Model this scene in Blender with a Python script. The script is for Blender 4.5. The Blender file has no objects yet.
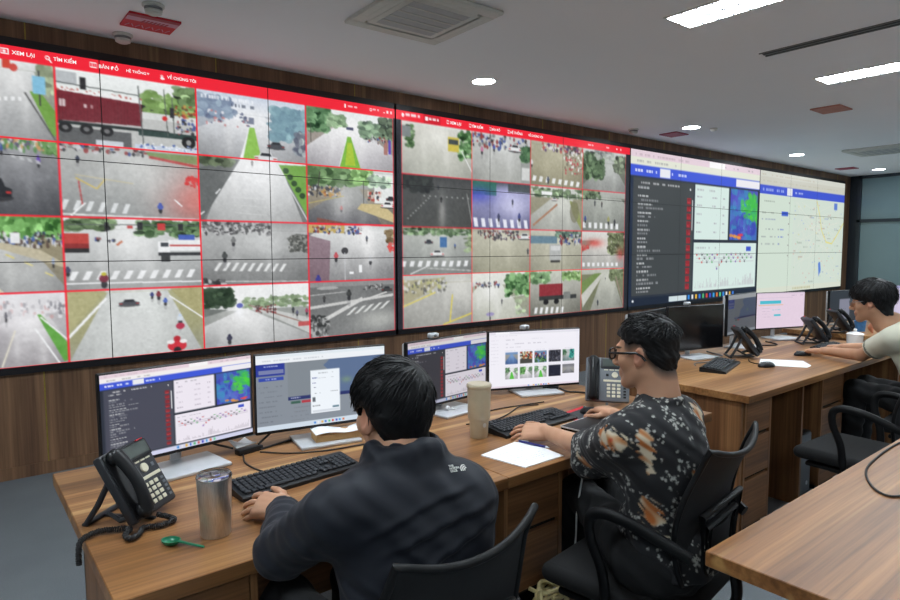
import bpy, bmesh, math, random
import numpy as np
from mathutils import Vector, Matrix, Euler
from mathutils.bvhtree import BVHTree
PI = math.pi
sc = bpy.context.scene
COL = sc.collection
rnd = random.Random(7)
nrg = np.random.default_rng(11)

# ------------------------------------------------------------------ colour + materials
def s2l(v):
    v = v / 255.0
    return v / 12.92 if v <= .04045 else ((v + .055) / 1.055) ** 2.4
def rgb(r, g, b):
    return (s2l(r), s2l(g), s2l(b), 1.0)
def lin(a):
    a = np.clip(np.asarray(a, np.float32) / 255.0, 0, 1)
    return np.where(a <= .04045, a / 12.92, ((a + .055) / 1.055) ** 2.4).astype(np.float32)

def newmat(name):
    m = bpy.data.materials.new(name)
    m.use_nodes = True
    nt = m.node_tree
    nt.nodes.clear()
    out = nt.nodes.new('ShaderNodeOutputMaterial')
    b = nt.nodes.new('ShaderNodeBsdfPrincipled')
    nt.links.new(b.outputs[0], out.inputs[0])
    return m, nt, b, out

def ramp(nt, fac, stops):
    r = nt.nodes.new('ShaderNodeValToRGB')
    el = r.color_ramp.elements
    while len(el) < len(stops):
        el.new(.5)
    for e, (p, c) in zip(el, stops):
        e.position = p
        e.color = c
    nt.links.new(fac, r.inputs[0])
    return r.outputs[0]

def noise(nt, scale, vec=None, detail=3, rough=.5):
    n = nt.nodes.new('ShaderNodeTexNoise')
    n.inputs['Scale'].default_value = scale
    n.inputs['Detail'].default_value = detail
    n.inputs['Roughness'].default_value = rough
    if vec is not None:
        nt.links.new(vec, n.inputs['Vector'])
    return n.outputs[0]

def objvec(nt, scale=(1, 1, 1), loc=(0, 0, 0)):
    t = nt.nodes.new('ShaderNodeTexCoord')
    mp = nt.nodes.new('ShaderNodeMapping')
    mp.inputs['Scale'].default_value = scale
    mp.inputs['Location'].default_value = loc
    nt.links.new(t.outputs['Object'], mp.inputs[0])
    return mp.outputs[0]

def bump(nt, b, h, strength=.3, dist=.002):
    bp = nt.nodes.new('ShaderNodeBump')
    bp.inputs['Strength'].default_value = strength
    bp.inputs['Distance'].default_value = dist
    nt.links.new(h, bp.inputs['Height'])
    nt.links.new(bp.outputs[0], b.inputs['Normal'])

def plain(name, col, rough=.5, metal=0., var=.12, scale=30., spec=.5, bmp=0., coat=0.):
    """principled surface whose colour and gloss vary a little with a noise"""
    m, nt, b, o = newmat(name)
    v = objvec(nt)
    n = noise(nt, scale, v)
    lo = tuple(x * (1 - var) for x in col[:3]) + (1,)
    hi = tuple(min(1, x * (1 + var)) for x in col[:3]) + (1,)
    nt.links.new(ramp(nt, n, [(.3, lo), (.7, hi)]), b.inputs['Base Color'])
    b.inputs['Roughness'].default_value = rough
    b.inputs['Metallic'].default_value = metal
    b.inputs['Specular IOR Level'].default_value = spec
    if coat:
        b.inputs['Coat Weight'].default_value = coat
        b.inputs['Coat Roughness'].default_value = .1
    if bmp:
        bump(nt, b, n, bmp, .003)
    return m

def wood(name, axis, dark, mid, light, streak, rough=.38, loc=(0, 0, 0), across=9., streakpos=.73):
    """laminate with long grain along one axis, broad tone bands and some pale streaks"""
    m, nt, b, o = newmat(name)
    sl = [across] * 3
    sl[axis] = across * .055
    v = objvec(nt, tuple(sl), loc)
    n1 = noise(nt, 1., v, 4, .55)
    sl2 = [across * 9] * 3
    sl2[axis] = across * .18
    n2 = noise(nt, 1., objvec(nt, tuple(sl2), loc), 3, .6)
    sl3 = [across * .8] * 3
    sl3[axis] = across * .02
    n3 = noise(nt, 1., objvec(nt, tuple(sl3), (loc[0] + 7, loc[1] + 3, loc[2] + 1)), 2, .5)
    c1 = ramp(nt, n1, [(.3, dark), (.5, mid), (.68, light)])
    c2 = ramp(nt, n2, [(.3, (.62, .60, .57, 1)), (.65, (1.08, 1.08, 1.08, 1))])
    mx = nt.nodes.new('ShaderNodeMix'); mx.data_type = 'RGBA'; mx.blend_type = 'MULTIPLY'
    mx.inputs[0].default_value = 1.
    nt.links.new(c1, mx.inputs[6]); nt.links.new(c2, mx.inputs[7])
    st = ramp(nt, n3, [(streakpos - .035, (0, 0, 0, 1)), (streakpos, (1, 1, 1, 1)), (streakpos + .03, (0, 0, 0, 1))])
    mm = nt.nodes.new('ShaderNodeMath'); mm.operation = 'MULTIPLY'; mm.inputs[1].default_value = .6
    nt.links.new(st, mm.inputs[0])
    m2 = nt.nodes.new('ShaderNodeMix'); m2.data_type = 'RGBA'
    nt.links.new(mm.outputs[0], m2.inputs[0])
    nt.links.new(mx.outputs[2], m2.inputs[6]); m2.inputs[7].default_value = streak
    nt.links.new(m2.outputs[2], b.inputs['Base Color'])
    b.inputs['Roughness'].default_value = rough
    b.inputs['Specular IOR Level'].default_value = .4
    return m

def emit(name, col, strength, camera_col=None):
    m, nt, b, o = newmat(name)
    b.inputs['Base Color'].default_value = (.02, .02, .02, 1)
    b.inputs['Emission Color'].default_value = col
    b.inputs['Emission Strength'].default_value = strength
    return m

def vcol_screen(name, strength=1., rough=.35):
    """a lit display: it gives off the picture held by its mesh"""
    m, nt, b, o = newmat(name)
    a = nt.nodes.new('ShaderNodeVertexColor'); a.layer_name = 'picture'
    b.inputs['Base Color'].default_value = (.008, .008, .009, 1)
    b.inputs['Roughness'].default_value = rough
    b.inputs['Specular IOR Level'].default_value = .25
    nt.links.new(a.outputs[0], b.inputs['Emission Color'])
    b.inputs['Emission Strength'].default_value = strength
    return m

def vcol_cloth(name, rough=.8, bmp=.25, sc_=900., sheen=.1, sub=0.):
    m, nt, b, o = newmat(name)
    a = nt.nodes.new('ShaderNodeVertexColor'); a.layer_name = 'picture'
    nt.links.new(a.outputs[0], b.inputs['Base Color'])
    b.inputs['Roughness'].default_value = rough
    b.inputs['Specular IOR Level'].default_value = .3
    if sheen: b.inputs['Sheen Weight'].default_value = sheen
    if sub:
        b.inputs['Subsurface Weight'].default_value = sub
        b.inputs['Subsurface Radius'].default_value = (.012, .005, .003)
        b.inputs['Subsurface Scale'].default_value = 1.
    bump(nt, b, noise(nt, sc_, objvec(nt), 2), bmp, .001)
    return m

M = {}
M['table'] = wood('walnut_laminate', 0, rgb(106, 70, 40), rgb(147, 102, 62), rgb(173, 127, 81), rgb(216, 173, 116), streakpos=.64)
M['table_far'] = wood('walnut_laminate_far', 0, rgb(106, 70, 40), rgb(147, 102, 62), rgb(173, 127, 81), rgb(216, 173, 116), loc=(3, 1, 2), streakpos=.64)
M['table_near'] = wood('walnut_laminate_near', 0, rgb(110, 70, 37), rgb(150, 101, 58), rgb(174, 123, 74), rgb(218, 172, 108), loc=(.4, 2.6, 5), across=8, streakpos=.62)
M['front'] = wood('walnut_front', 0, rgb(98, 66, 42), rgb(130, 90, 58), rgb(156, 110, 74), rgb(172, 128, 86), loc=(5, 2, 9), rough=.45)
M['side'] = wood('walnut_side', 2, rgb(102, 68, 43), rgb(132, 92, 60), rgb(156, 112, 74), rgb(172, 128, 86), loc=(1, 8, 4), rough=.45)
M['gap'] = plain('dark_gap', rgb(24, 19, 16), .8)
M['wallwood'] = wood('wall_panelling', 2, rgb(98, 70, 52), rgb(124, 92, 68), rgb(146, 110, 82), rgb(166, 132, 92), rough=.55, across=7., loc=(2, 0, 3))
M['gold'] = plain('brass_strip', rgb(170, 150, 70), .35, .6)
M['ceiling'] = plain('ceiling_paint', rgb(248, 249, 252), .9, var=.01, scale=2.)
M['white'] = plain('white_paint', rgb(226, 226, 222), .6, var=.03)
M['offwhite'] = plain('offwhite_plastic', rgb(205, 206, 200), .45, var=.04)
M['greyplastic'] = plain('grey_plastic', rgb(120, 122, 124), .5, var=.06)
M['grille'] = plain('grille_grey', rgb(176, 178, 180), .6, var=.04)
M['pencil'] = plain('grey_pencil', rgb(184, 187, 198), .8)
M['slot'] = plain('dark_slot', rgb(45, 45, 48), .7)
M['black'] = plain('black_plastic', rgb(19, 20, 23), .42, var=.15, spec=.35)
M['blackgloss'] = plain('black_gloss', rgb(18, 19, 22), .16, var=.1)
M['chairblack'] = plain('chair_nylon', rgb(11, 12, 14), .5, var=.12, spec=.28)
M['fabric'] = plain('black_fabric', rgb(10, 10, 12), .9, var=.3, scale=400, bmp=.3)
M['silver'] = plain('silver_alloy', rgb(206, 208, 212), .38, .35, var=.05)
M['silverpaint'] = plain('silver_paint', rgb(190, 192, 196), .42, .25, var=.04)
M['chrome'] = plain('chrome', rgb(220, 222, 226), .12, 1., var=.03)
M['key'] = plain('keycap', rgb(36, 38, 43), .5, var=.1)
M['keyleg'] = plain('cream_button', rgb(214, 208, 184), .5, var=.05)
M['phonegrey'] = plain('phone_grey', rgb(104, 109, 116), .5, var=.06)
M['phonedark'] = plain('phone_charcoal', rgb(34, 36, 41), .45, var=.1)
M['lcd'] = plain('grey_lcd', rgb(70, 78, 74), .25, var=.06)
M['red'] = plain('red_cloth', rgb(196, 34, 46), .7, var=.1)
M['paper'] = plain('paper', rgb(238, 238, 242), .8, var=.02)
M['cardboard'] = plain('cardboard', rgb(190, 150, 100), .8, var=.08)
M['cable'] = plain('cable_rubber', rgb(28, 26, 27), .55)
M['cablewhite'] = plain('white_cable', rgb(190, 192, 192), .5)
M['green'] = plain('green_plastic', rgb(22, 120, 84), .3)
M['tumbler'] = plain('beige_enamel', rgb(186, 172, 146), .32, .0, var=.05, coat=.3)
M['ceramic'] = plain('white_ceramic', rgb(232, 232, 232), .2, var=.02, coat=.4)
M['blue'] = plain('blue_plastic', rgb(70, 130, 190), .4, var=.2)
M['skinp'] = plain('orange_packet', rgb(200, 130, 100), .5, var=.2)
M['pen'] = plain('navy_pen', rgb(34, 38, 110), .3)
M['signred'] = plain('sign_red', rgb(190, 20, 40), .5, var=.05)
M['signmaroon'] = plain('sign_maroon', rgb(150, 30, 60), .5, var=.05)
M['signpink'] = plain('sign_pale', rgb(190, 150, 170), .5, var=.05)
M['signdim'] = plain('sign_terracotta', rgb(178, 112, 96), .6, var=.1)
M['framedark'] = plain('dark_aluminium', rgb(52, 60, 68), .4, .4, var=.06)
M['bezel'] = plain('video_bezel', rgb(22, 19, 24), .4, var=.1)
M['lamp'] = emit('lamp_glow', (.85, .945, 1., 1), 45.)
M['down'] = emit('downlight_glow', (.84, .94, 1., 1), 50.)
M['walltext'] = emit('screen_text', (1, 1, 1, 1), .95)
M['bag'] = plain('pale_yellow_net', rgb(206, 190, 140), .7, var=.2, scale=60)
M['yellow'] = plain('yellow_sticker', rgb(220, 200, 60), .6)
M['brown'] = plain('brown_leather', rgb(96, 58, 36), .5, var=.15)
M['trouser'] = plain('black_cotton', rgb(11, 12, 15), .9, var=.25, scale=200, bmp=.2)
M['wall'] = plain('wall_paint', rgb(206, 206, 202), .85, var=.03, scale=3)

def carpet():
    m, nt, b, o = newmat('grey_carpet')
    v = objvec(nt)
    n = noise(nt, 260., v, 4, .7)
    n2 = noise(nt, 2.5, v, 3)
    c = ramp(nt, n, [(.25, rgb(90, 96, 101)), (.75, rgb(146, 152, 156))])
    c2 = ramp(nt, n2, [(.3, (.86, .86, .88, 1)), (.7, (1, 1, 1, 1))])
    mx = nt.nodes.new('ShaderNodeMix'); mx.data_type = 'RGBA'; mx.blend_type = 'MULTIPLY'
    mx.inputs[0].default_value = 1.
    nt.links.new(c, mx.inputs[6]); nt.links.new(c2, mx.inputs[7])
    nt.links.new(mx.outputs[2], b.inputs['Base Color'])
    b.inputs['Roughness'].default_value = .95
    b.inputs['Specular IOR Level'].default_value = .1
    bump(nt, b, n, .6, .004)
    return m
M['carpet'] = carpet()

def brushed():
    m, nt, b, o = newmat('brushed_steel')
    n = noise(nt, 1., objvec(nt, (900, 900, 3)), 2)
    nt.links.new(ramp(nt, n, [(.3, rgb(190, 188, 184)), (.7, rgb(226, 224, 220))]), b.inputs['Base Color'])
    b.inputs['Metallic'].default_value = .85
    b.inputs['Roughness'].default_value = .36
    b.inputs['Anisotropic'].default_value = .5
    return m
M['steel'] = brushed()

def glass(name, col, rough=.02, trans=1.):
    m, nt, b, o = newmat(name)
    n = noise(nt, 3., objvec(nt))
    lo = tuple(x * .96 for x in col[:3]) + (1,)
    nt.links.new(ramp(nt, n, [(.3, lo), (.7, col)]), b.inputs['Base Color'])
    b.inputs['Transmission Weight'].default_value = trans
    b.inputs['Roughness'].default_value = rough
    b.inputs['IOR'].default_value = 1.45
    return m
M['clear'] = glass('clear_plastic', rgb(235, 238, 238))
M['lens'] = glass('lens_glass', rgb(245, 248, 250))
M['frost'] = glass('frosted_glass', rgb(140, 166, 172), .22, .2)

def meshfabric():
    """open-weave chair back: threads with real see-through gaps"""
    m, nt, b, o = newmat('chair_mesh')
    b.inputs['Base Color'].default_value = rgb(13, 14, 17)
    b.inputs['Roughness'].default_value = .7
    w = noise(nt, 40., objvec(nt), 1)
    mt = nt.nodes.new('ShaderNodeMapRange')
    mt.inputs[1].default_value = .2; mt.inputs[2].default_value = .8
    mt.inputs[3].default_value = .88; mt.inputs[4].default_value = .93
    nt.links.new(w, mt.inputs[0])
    nt.links.new(mt.outputs[0], b.inputs['Alpha'])
    return m
M['mesh'] = meshfabric()

def hairmat():
    m, nt, b, o = newmat('black_hair')
    n = noise(nt, 1., objvec(nt, (160, 160, 60)), 3)
    nt.links.new(ramp(nt, n, [(.3, rgb(8, 8, 10)), (.75, rgb(20, 20, 23))]), b.inputs['Base Color'])
    b.inputs['Roughness'].default_value = .55
    b.inputs['Specular IOR Level'].default_value = .3
    bump(nt, b, n, .5, .002)
    return m
M['hair'] = hairmat()
M['skin'] = vcol_cloth('skin', .5, .12, 500., 0., .12)
M['cloth'] = vcol_cloth('printed_cotton', .8)
M['jacket'] = vcol_cloth('jacket_softshell', .62, .15, 1200., .05)
M['screen'] = vcol_screen('lit_display')
M['dimscreen'] = vcol_screen('desktop_display', 1.)

# ------------------------------------------------------------------ objects
def setp(o, label=None, cat=None, group=None, kind=None):
    if label: o['label'] = label
    if cat: o['category'] = cat
    if group: o['group'] = group
    if kind: o['kind'] = kind
    return o
def thing(name, loc, label, cat, rz=0., group=None):
    o = bpy.data.objects.new(name, None)
    o.empty_display_size = .05
    COL.objects.link(o)
    o.location = loc
    o.rotation_euler = (0, 0, rz)
    return setp(o, label, cat, group)
def kids(o):
    return [c for c in bpy.data.objects if c.parent == o]
def copy_tree(o, parent=None):
    c = o.copy()
    COL.objects.link(c)
    if parent is not None:
        c.parent = parent
    for k in kids(o):
        copy_tree(k, c)
    return c
def link_mesh(name, me, mat, parent=None, smooth=False, label=None):
    o = bpy.data.objects.new(name, me)
    COL.objects.link(o)
    if mat is not None:
        me.materials.append(mat)
    if parent is not None:
        o.parent = parent
    if smooth:
        me.polygons.foreach_set('use_smooth', np.ones(len(me.polygons), bool))
    if label: o['label'] = label
    return o

class MB:
    """collects shapes into one mesh"""
    def __init__(s):
        s.bm = bmesh.new()
    def box(s, c, d, r=0., rot=None, seg=2):
        t = bmesh.new()
        bmesh.ops.create_cube(t, size=1.)
        for v in t.verts:
            v.co = Vector((v.co.x * d[0], v.co.y * d[1], v.co.z * d[2]))
        if r > 0:
            bmesh.ops.bevel(t, geom=list(t.edges), offset=min(r, min(d) * .49), segments=seg, affect='EDGES', profile=.5)
        mt = Matrix.Translation(c) @ (rot.to_4x4() if rot is not None else Matrix.Identity(4))
        s.add(t, mt)
        return s
    def b2(s, lo, hi, r=0.):
        lo = Vector(lo); hi = Vector(hi)
        return s.box((lo + hi) / 2, hi - lo, r)
    def add(s, t, mt=None):
        if mt is not None:
            t.transform(mt)
        off = {}
        for v in t.verts:
            off[v] = s.bm.verts.new(v.co)
        for f in t.faces:
            try:
                s.bm.faces.new([off[v] for v in f.verts])
            except ValueError:
                pass
        t.free()
    def lathe(s, prof, n=24, mt=None, cap=True):
        t = bmesh.new()
        rings = []
        for r, z in prof:
            rings.append([t.verts.new((max(r, 1e-5) * math.cos(2 * PI * k / n), max(r, 1e-5) * math.sin(2 * PI * k / n), z)) for k in range(n)])
        for a, b in zip(rings, rings[1:]):
            for k in range(n):
                t.faces.new((a[k], a[(k + 1) % n], b[(k + 1) % n], b[k]))
        if cap:
            t.faces.new(rings[0][::-1]); t.faces.new(rings[-1])
        s.add(t, mt)
        return s
    def cyl(s, a, b, r, r2=None, n=16):
        a = Vector(a); b = Vector(b)
        d = b - a
        q = d.to_track_quat('Z', 'Y').to_matrix().to_4x4()
        return s.lathe([(r, 0), (r if r2 is None else r2, d.length)], n, Matrix.Translation(a) @ q)
    def tube(s, pts, r, n=8, closed=False, flat=1.):
        """round (or flattened) bar swept along pts; r a number or one per point"""
        pts = [Vector(p) for p in pts]
        N = len(pts)
        rs = r if isinstance(r, (list, tuple)) else [r] * N
        t = bmesh.new()
        rings = []
        up = None
        for i, p in enumerate(pts):
            if closed:
                d = pts[(i + 1) % N] - pts[i - 1]
            else:
                d = pts[min(i + 1, N - 1)] - pts[max(i - 1, 0)]
            d = d.normalized() if d.length > 1e-9 else Vector((0, 0, 1))
            if up is None:
                up = Vector((0, 0, 1)) if abs(d.z) < .9 else Vector((0, 1, 0))
            x = d.cross(up)
            if x.length < 1e-6:
                x = d.orthogonal()
            x.normalize()
            up = x.cross(d).normalized()
            rings.append([t.verts.new(p + x * (rs[i] * math.cos(2 * PI * k / n)) + up * (rs[i] * flat * math.sin(2 * PI * k / n))) for k in range(n)])
        rng = range(N if closed else N - 1)
        for i in rng:
            a, b = rings[i], rings[(i + 1) % N]
            for k in range(n):
                t.faces.new((a[k], a[(k + 1) % n], b[(k + 1) % n], b[k]))
        if not closed:
            t.faces.new(rings[0][::-1]); t.faces.new(rings[-1])
        s.add(t)
        return s
    def prism(s, poly, z0, z1, mt=None):
        t = bmesh.new()
        a = [t.verts.new((x, y, z0)) for x, y in poly]
        b = [t.verts.new((x, y, z1)) for x, y in poly]
        t.faces.new(a[::-1]); t.faces.new(b)
        n = len(poly)
        for k in range(n):
            t.faces.new((a[k], a[(k + 1) % n], b[(k + 1) % n], b[k]))
        s.add(t, mt)
        return s
    def sheet(s, fn, nu, nv, th):
        """thin solid panel: fn(u,v)->point, thickened by th along its normal"""
        t = bmesh.new()
        P = [[Vector(fn(i / nu, j / nv)) for j in range(nv + 1)] for i in range(nu + 1)]
        F, B = [], []
        for i in range(nu + 1):
            f, b = [], []
            for j in range(nv + 1):
                du = P[min(i + 1, nu)][j] - P[max(i - 1, 0)][j]
                dv = P[i][min(j + 1, nv)] - P[i][max(j - 1, 0)]
                nn = du.cross(dv)
                nn = nn.normalized() if nn.length > 1e-9 else Vector((0, 0, 1))
                f.append(t.verts.new(P[i][j] + nn * th / 2)); b.append(t.verts.new(P[i][j] - nn * th / 2))
            F.append(f); B.append(b)
        for i in range(nu):
            for j in range(nv):
                t.faces.new((F[i][j], F[i + 1][j], F[i + 1][j + 1], F[i][j + 1]))
                t.faces.new((B[i][j], B[i][j + 1], B[i + 1][j + 1], B[i + 1][j]))
        for j in range(nv):
            t.faces.new((F[0][j], F[0][j + 1], B[0][j + 1], B[0][j]))
            t.faces.new((F[nu][j], B[nu][j], B[nu][j + 1], F[nu][j + 1]))
        for i in range(nu):
            t.faces.new((F[i][0], B[i][0], B[i + 1][0], F[i + 1][0]))
            t.faces.new((F[i][nv], F[i + 1][nv], B[i + 1][nv], B[i][nv]))
        s.add(t)
        return s
    def build(s, name, mat, parent=None, smooth=False, angle=None, label=None):
        bmesh.ops.recalc_face_normals(s.bm, faces=list(s.bm.faces))
        me = bpy.data.meshes.new(name)
        s.bm.to_mesh(me)
        s.bm.free()
        o = link_mesh(name, me, mat, parent, False, label)
        if smooth:
            me.polygons.foreach_set('use_smooth', np.ones(len(me.polygons), bool))
            if angle is None: angle = 40
            me.set_sharp_from_angle(angle=math.radians(angle))
        return o

def spline(pts, n=8):
    """Catmull-Rom through pts"""
    P = [Vector(p) for p in pts]
    P = [P[0] * 2 - P[1]] + P + [P[-1] * 2 - P[-2]]
    out = []
    for i in range(1, len(P) - 2):
        a, b, c, d = P[i - 1:i + 3]
        for k in range(n):
            t = k / n
            out.append(.5 * ((2 * b) + (c - a) * t + (2 * a - 5 * b + 4 * c - d) * t * t + (3 * b - a - 3 * c + d) * t ** 3))
    out.append(P[-2])
    return out

def struct(name, mb, mat, **k):
    o = mb.build(name, mat, **k)
    o['kind'] = 'structure'
    return o

def text_mesh(txt, size, align='LEFT', ext=.0005, bold=0.):
    cu = bpy.data.curves.new('writing', 'FONT')
    cu.body = txt
    cu.size = size
    cu.align_x = align
    cu.extrude = ext
    cu.offset = bold
    o = bpy.data.objects.new('writing', cu)
    COL.objects.link(o)
    dg = bpy.context.evaluated_depsgraph_get()
    dg.update()
    me = bpy.data.meshes.new_from_object(o.evaluated_get(dg))
    bpy.data.objects.remove(o)
    bpy.data.curves.remove(cu)
    return me
# ------------------------------------------------------------------ pictures shown on the displays
class Cv:
    """small raster the displays show; x right, y down, both 0..1"""
    def __init__(s, w, h, bg=(0, 0, 0), arr=None):
        s.a = np.empty((h, w, 3), np.float32) if arr is None else arr
        if arr is None:
            s.a[:] = bg
        s.h, s.w = s.a.shape[:2]
    def view(s, x0, y0, x1, y1):
        return Cv(0, 0, arr=s.a[int(round(y0 * s.h)):int(round(y1 * s.h)), int(round(x0 * s.w)):int(round(x1 * s.w))])
    def rect(s, x0, y0, x1, y1, c, al=1.):
        r = s.a[max(0, int(round(y0 * s.h))):max(0, int(round(y1 * s.h))), max(0, int(round(x0 * s.w))):max(0, int(round(x1 * s.w)))]
        r[:] = r * (1 - al) + np.array(c, np.float32) * al
    def grad(s, y0, y1, c0, c1, x0=0., x1=1.):
        a, b = int(y0 * s.h), max(int(round(y1 * s.h)), int(y0 * s.h) + 1)
        t = np.linspace(0, 1, b - a, dtype=np.float32)[:, None, None]
        s.a[a:b, int(x0 * s.w):int(round(x1 * s.w))] = (np.array(c0, np.float32) * (1 - t) + np.array(c1, np.float32) * t)[:s.a[a:b].shape[0]]
    def poly(s, pts, c, al=1.):
        P = np.array(pts, np.float32) * [s.w, s.h]
        x0, y0 = np.floor(P.min(0)).astype(int); x1, y1 = np.ceil(P.max(0)).astype(int) + 1
        x0, y0, x1, y1 = max(0, x0), max(0, y0), min(s.w, x1), min(s.h, y1)
        if x1 <= x0 or y1 <= y0: return
        Y, X = np.mgrid[y0:y1, x0:x1].astype(np.float32) + .5
        m = np.zeros(X.shape, bool)
        n = len(P)
        for i in range(n):
            ax, ay = P[i]; bx, by = P[(i + 1) % n]
            if ay == by: continue
            m ^= ((ay > Y) != (by > Y)) & (X < (bx - ax) * (Y - ay) / (by - ay) + ax)
        r = s.a[y0:y1, x0:x1]
        r[m] = r[m] * (1 - al) + np.array(c, np.float32) * al
    def line(s, p, q, w, c, al=1., w2=None):
        p = np.array(p, float) * [s.w, s.h]; q = np.array(q, float) * [s.w, s.h]
        d = q - p; L = np.hypot(*d)
        if L < 1e-6: return
        nrm = np.array([-d[1], d[0]]) / L * .5 * s.h
        w2 = w if w2 is None else w2
        s.poly([(k / [s.w, s.h]) for k in (p + nrm * w, q + nrm * w2, q - nrm * w2, p - nrm * w)], c, al)
    def ell(s, cx, cy, rx, ry, c, al=1.):
        X0, X1 = int((cx - rx) * s.w) - 1, int((cx + rx) * s.w) + 2
        Y0, Y1 = int((cy - ry) * s.h) - 1, int((cy + ry) * s.h) + 2
        X0, Y0, X1, Y1 = max(0, X0), max(0, Y0), min(s.w, X1), min(s.h, Y1)
        if X1 <= X0 or Y1 <= Y0: return
        Y, X = np.mgrid[Y0:Y1, X0:X1].astype(np.float32) + .5
        m = ((X / s.w - cx) / rx) ** 2 + ((Y / s.h - cy) / ry) ** 2 < 1
        r = s.a[Y0:Y1, X0:X1]
        r[m] = r[m] * (1 - al) + np.array(c, np.float32) * al
    def glow(s, cx, cy, rx, ry, c, al=.6):
        Y, X = np.mgrid[0:s.h, 0:s.w].astype(np.float32)
        d = ((X / s.w - cx) / rx) ** 2 + ((Y / s.h - cy) / ry) ** 2
        k = (np.exp(-d * 1.5) * al)[..., None]
        s.a[:] = s.a * (1 - k) + np.array(c, np.float32) * k
    def noise(s, amp, cell=6, stretch=1.):
        gh, gw = max(2, int(s.h / cell) + 2), max(2, int(s.w / (cell * stretch)) + 2)
        g = nrg.normal(0, 1, (gh, gw)).astype(np.float32)
        yy = np.linspace(0, gh - 1.001, s.h); xx = np.linspace(0, gw - 1.001, s.w)
        yi = yy.astype(int); xi = xx.astype(int); fy = (yy - yi)[:, None]; fx = (xx - xi)[None]
        v = (g[yi][:, xi] * (1 - fy) * (1 - fx) + g[yi + 1][:, xi] * fy * (1 - fx) + g[yi][:, xi + 1] * (1 - fy) * fx + g[yi + 1][:, xi + 1] * fy * fx)
        s.a += (v * amp)[..., None]
    def trees(s, x0, y0, x1, y1, c=(70, 105, 60), n=40, r=.06, var=40):
        for _ in range(int(n * 2.2)):
            v = nrg.normal(0, var)
            s.ell(nrg.uniform(x0, x1), nrg.uniform(y0, y1), r * nrg.uniform(.25, .9), r * nrg.uniform(.35, 1.), np.clip(np.array(c) + v * np.array([.9, 1, .8]), 8, 250), .8)
    def crowd(s, x0, y0, x1, y1, n=25, r=.02, cols=((40, 40, 46), (200, 200, 205), (150, 50, 50), (60, 80, 150), (120, 120, 120))):
        for _ in range(int(n * 1.7)):
            s.ell(nrg.uniform(x0, x1), nrg.uniform(y0, y1), r * nrg.uniform(.3, .8), r * nrg.uniform(.5, 1.4), cols[int(nrg.integers(len(cols)))], .85)
    def zebra(s, p, q, n, h, c=(236, 238, 240), skew=.0, fill=.5):
        p = np.array(p, float); q = np.array(q, float)
        for k in range(n):
            a = p + (q - p) * (k / n); b = p + (q - p) * ((k + fill) / n)
            s.poly([a, b, b + [skew, h], a + [skew, h]], c, .92)
    def rider(s, x, y, k=.1, c=(40, 60, 170), hel=None):
        k *= .85
        s.ell(x, y + k * 1.5, k * .2, k * .8, (120, 120, 124), .35)
        s.ell(x, y + k * .75, k * .2, k * .5, (40, 40, 44), .9)
        s.ell(x, y, k * .3, k * .5, c, .9)
        s.ell(x, y - k * .55, k * .16, k * .24, c if hel is None else hel)
    def car(s, x, y, k, c=(220, 220, 224), dark=(38, 40, 46)):
        s.ell(x, y + k * .5, k * .9, k * .2, (30, 30, 34), .7)
        s.poly([(x - k * .8, y + k * .45), (x - k * .85, y), (x - k * .5, y - k * .12), (x - k * .35, y - k * .55), (x + k * .35, y - k * .55), (x + k * .5, y - k * .12), (x + k * .85, y), (x + k * .8, y + k * .45)], c)
        s.poly([(x - k * .42, y - k * .1), (x - k * .3, y - k * .46), (x + k * .3, y - k * .46), (x + k * .42, y - k * .1)], dark)
        s.rect(x - k * .8, y + k * .12, x - k * .55, y + k * .26, (200, 40, 40)); s.rect(x + k * .55, y + k * .12, x + k * .8, y + k * .26, (200, 40, 40))
    def text(s, x0, y, x1, c=(90, 90, 96), h=.012, al=.8, dens=.75):
        """line of illegibly small print: a row of short strokes"""
        x = x0
        while x < x1:
            w = nrg.uniform(.006, .02)
            if nrg.random() < dens:
                s.rect(x, y - h / 2, min(x + w, x1), y + h / 2, c, al)
            x += w + .004
    def border(s, c=(236, 40, 60), px=1):
        s.a[:px] = c; s.a[-px:] = c; s.a[:, :px] = c; s.a[:, -px:] = c
    def half(s):
        return s.a.reshape(s.h // 2, 2, s.w // 2, 2, 3).mean((1, 3))

def road(v, sky, far, near, hz=.3, vx=.5, l=-.2, r=1.2, side=(150, 150, 146), wtop=.06):
    v.grad(0, hz, sky, far)
    v.grad(hz, 1, side, [x * .92 for x in side])
    n = 26
    for i in range(n):
        t0, t1 = i / n, (i + 1) / n
        y0, y1 = hz + (1 - hz) * t0, hz + (1 - hz) * t1
        xl = lambda t: (vx - wtop) * (1 - t) + l * t
        xr = lambda t: (vx + wtop) * (1 - t) + r * t
        c = np.array(far) * (1 - t0) + np.array(near) * t0
        v.poly([(xl(t0), y0), (xr(t0), y0), (xr(t1), y1 + .004), (xl(t1), y1 + .004)], c)
    g = [min(246, x * 1.22) for x in far]
    v.glow(vx, hz + .12, .22, .3, g, .55); v.glow(vx + .12, hz + .45, .07, .35, g, .3); v.glow(vx - .2, hz + .4, .05, .3, g, .25)
    d = [x * .72 for x in near]
    v.glow(.02, .95, .2, .3, d, .4); v.glow(.98, .9, .2, .3, d, .4)

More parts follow.
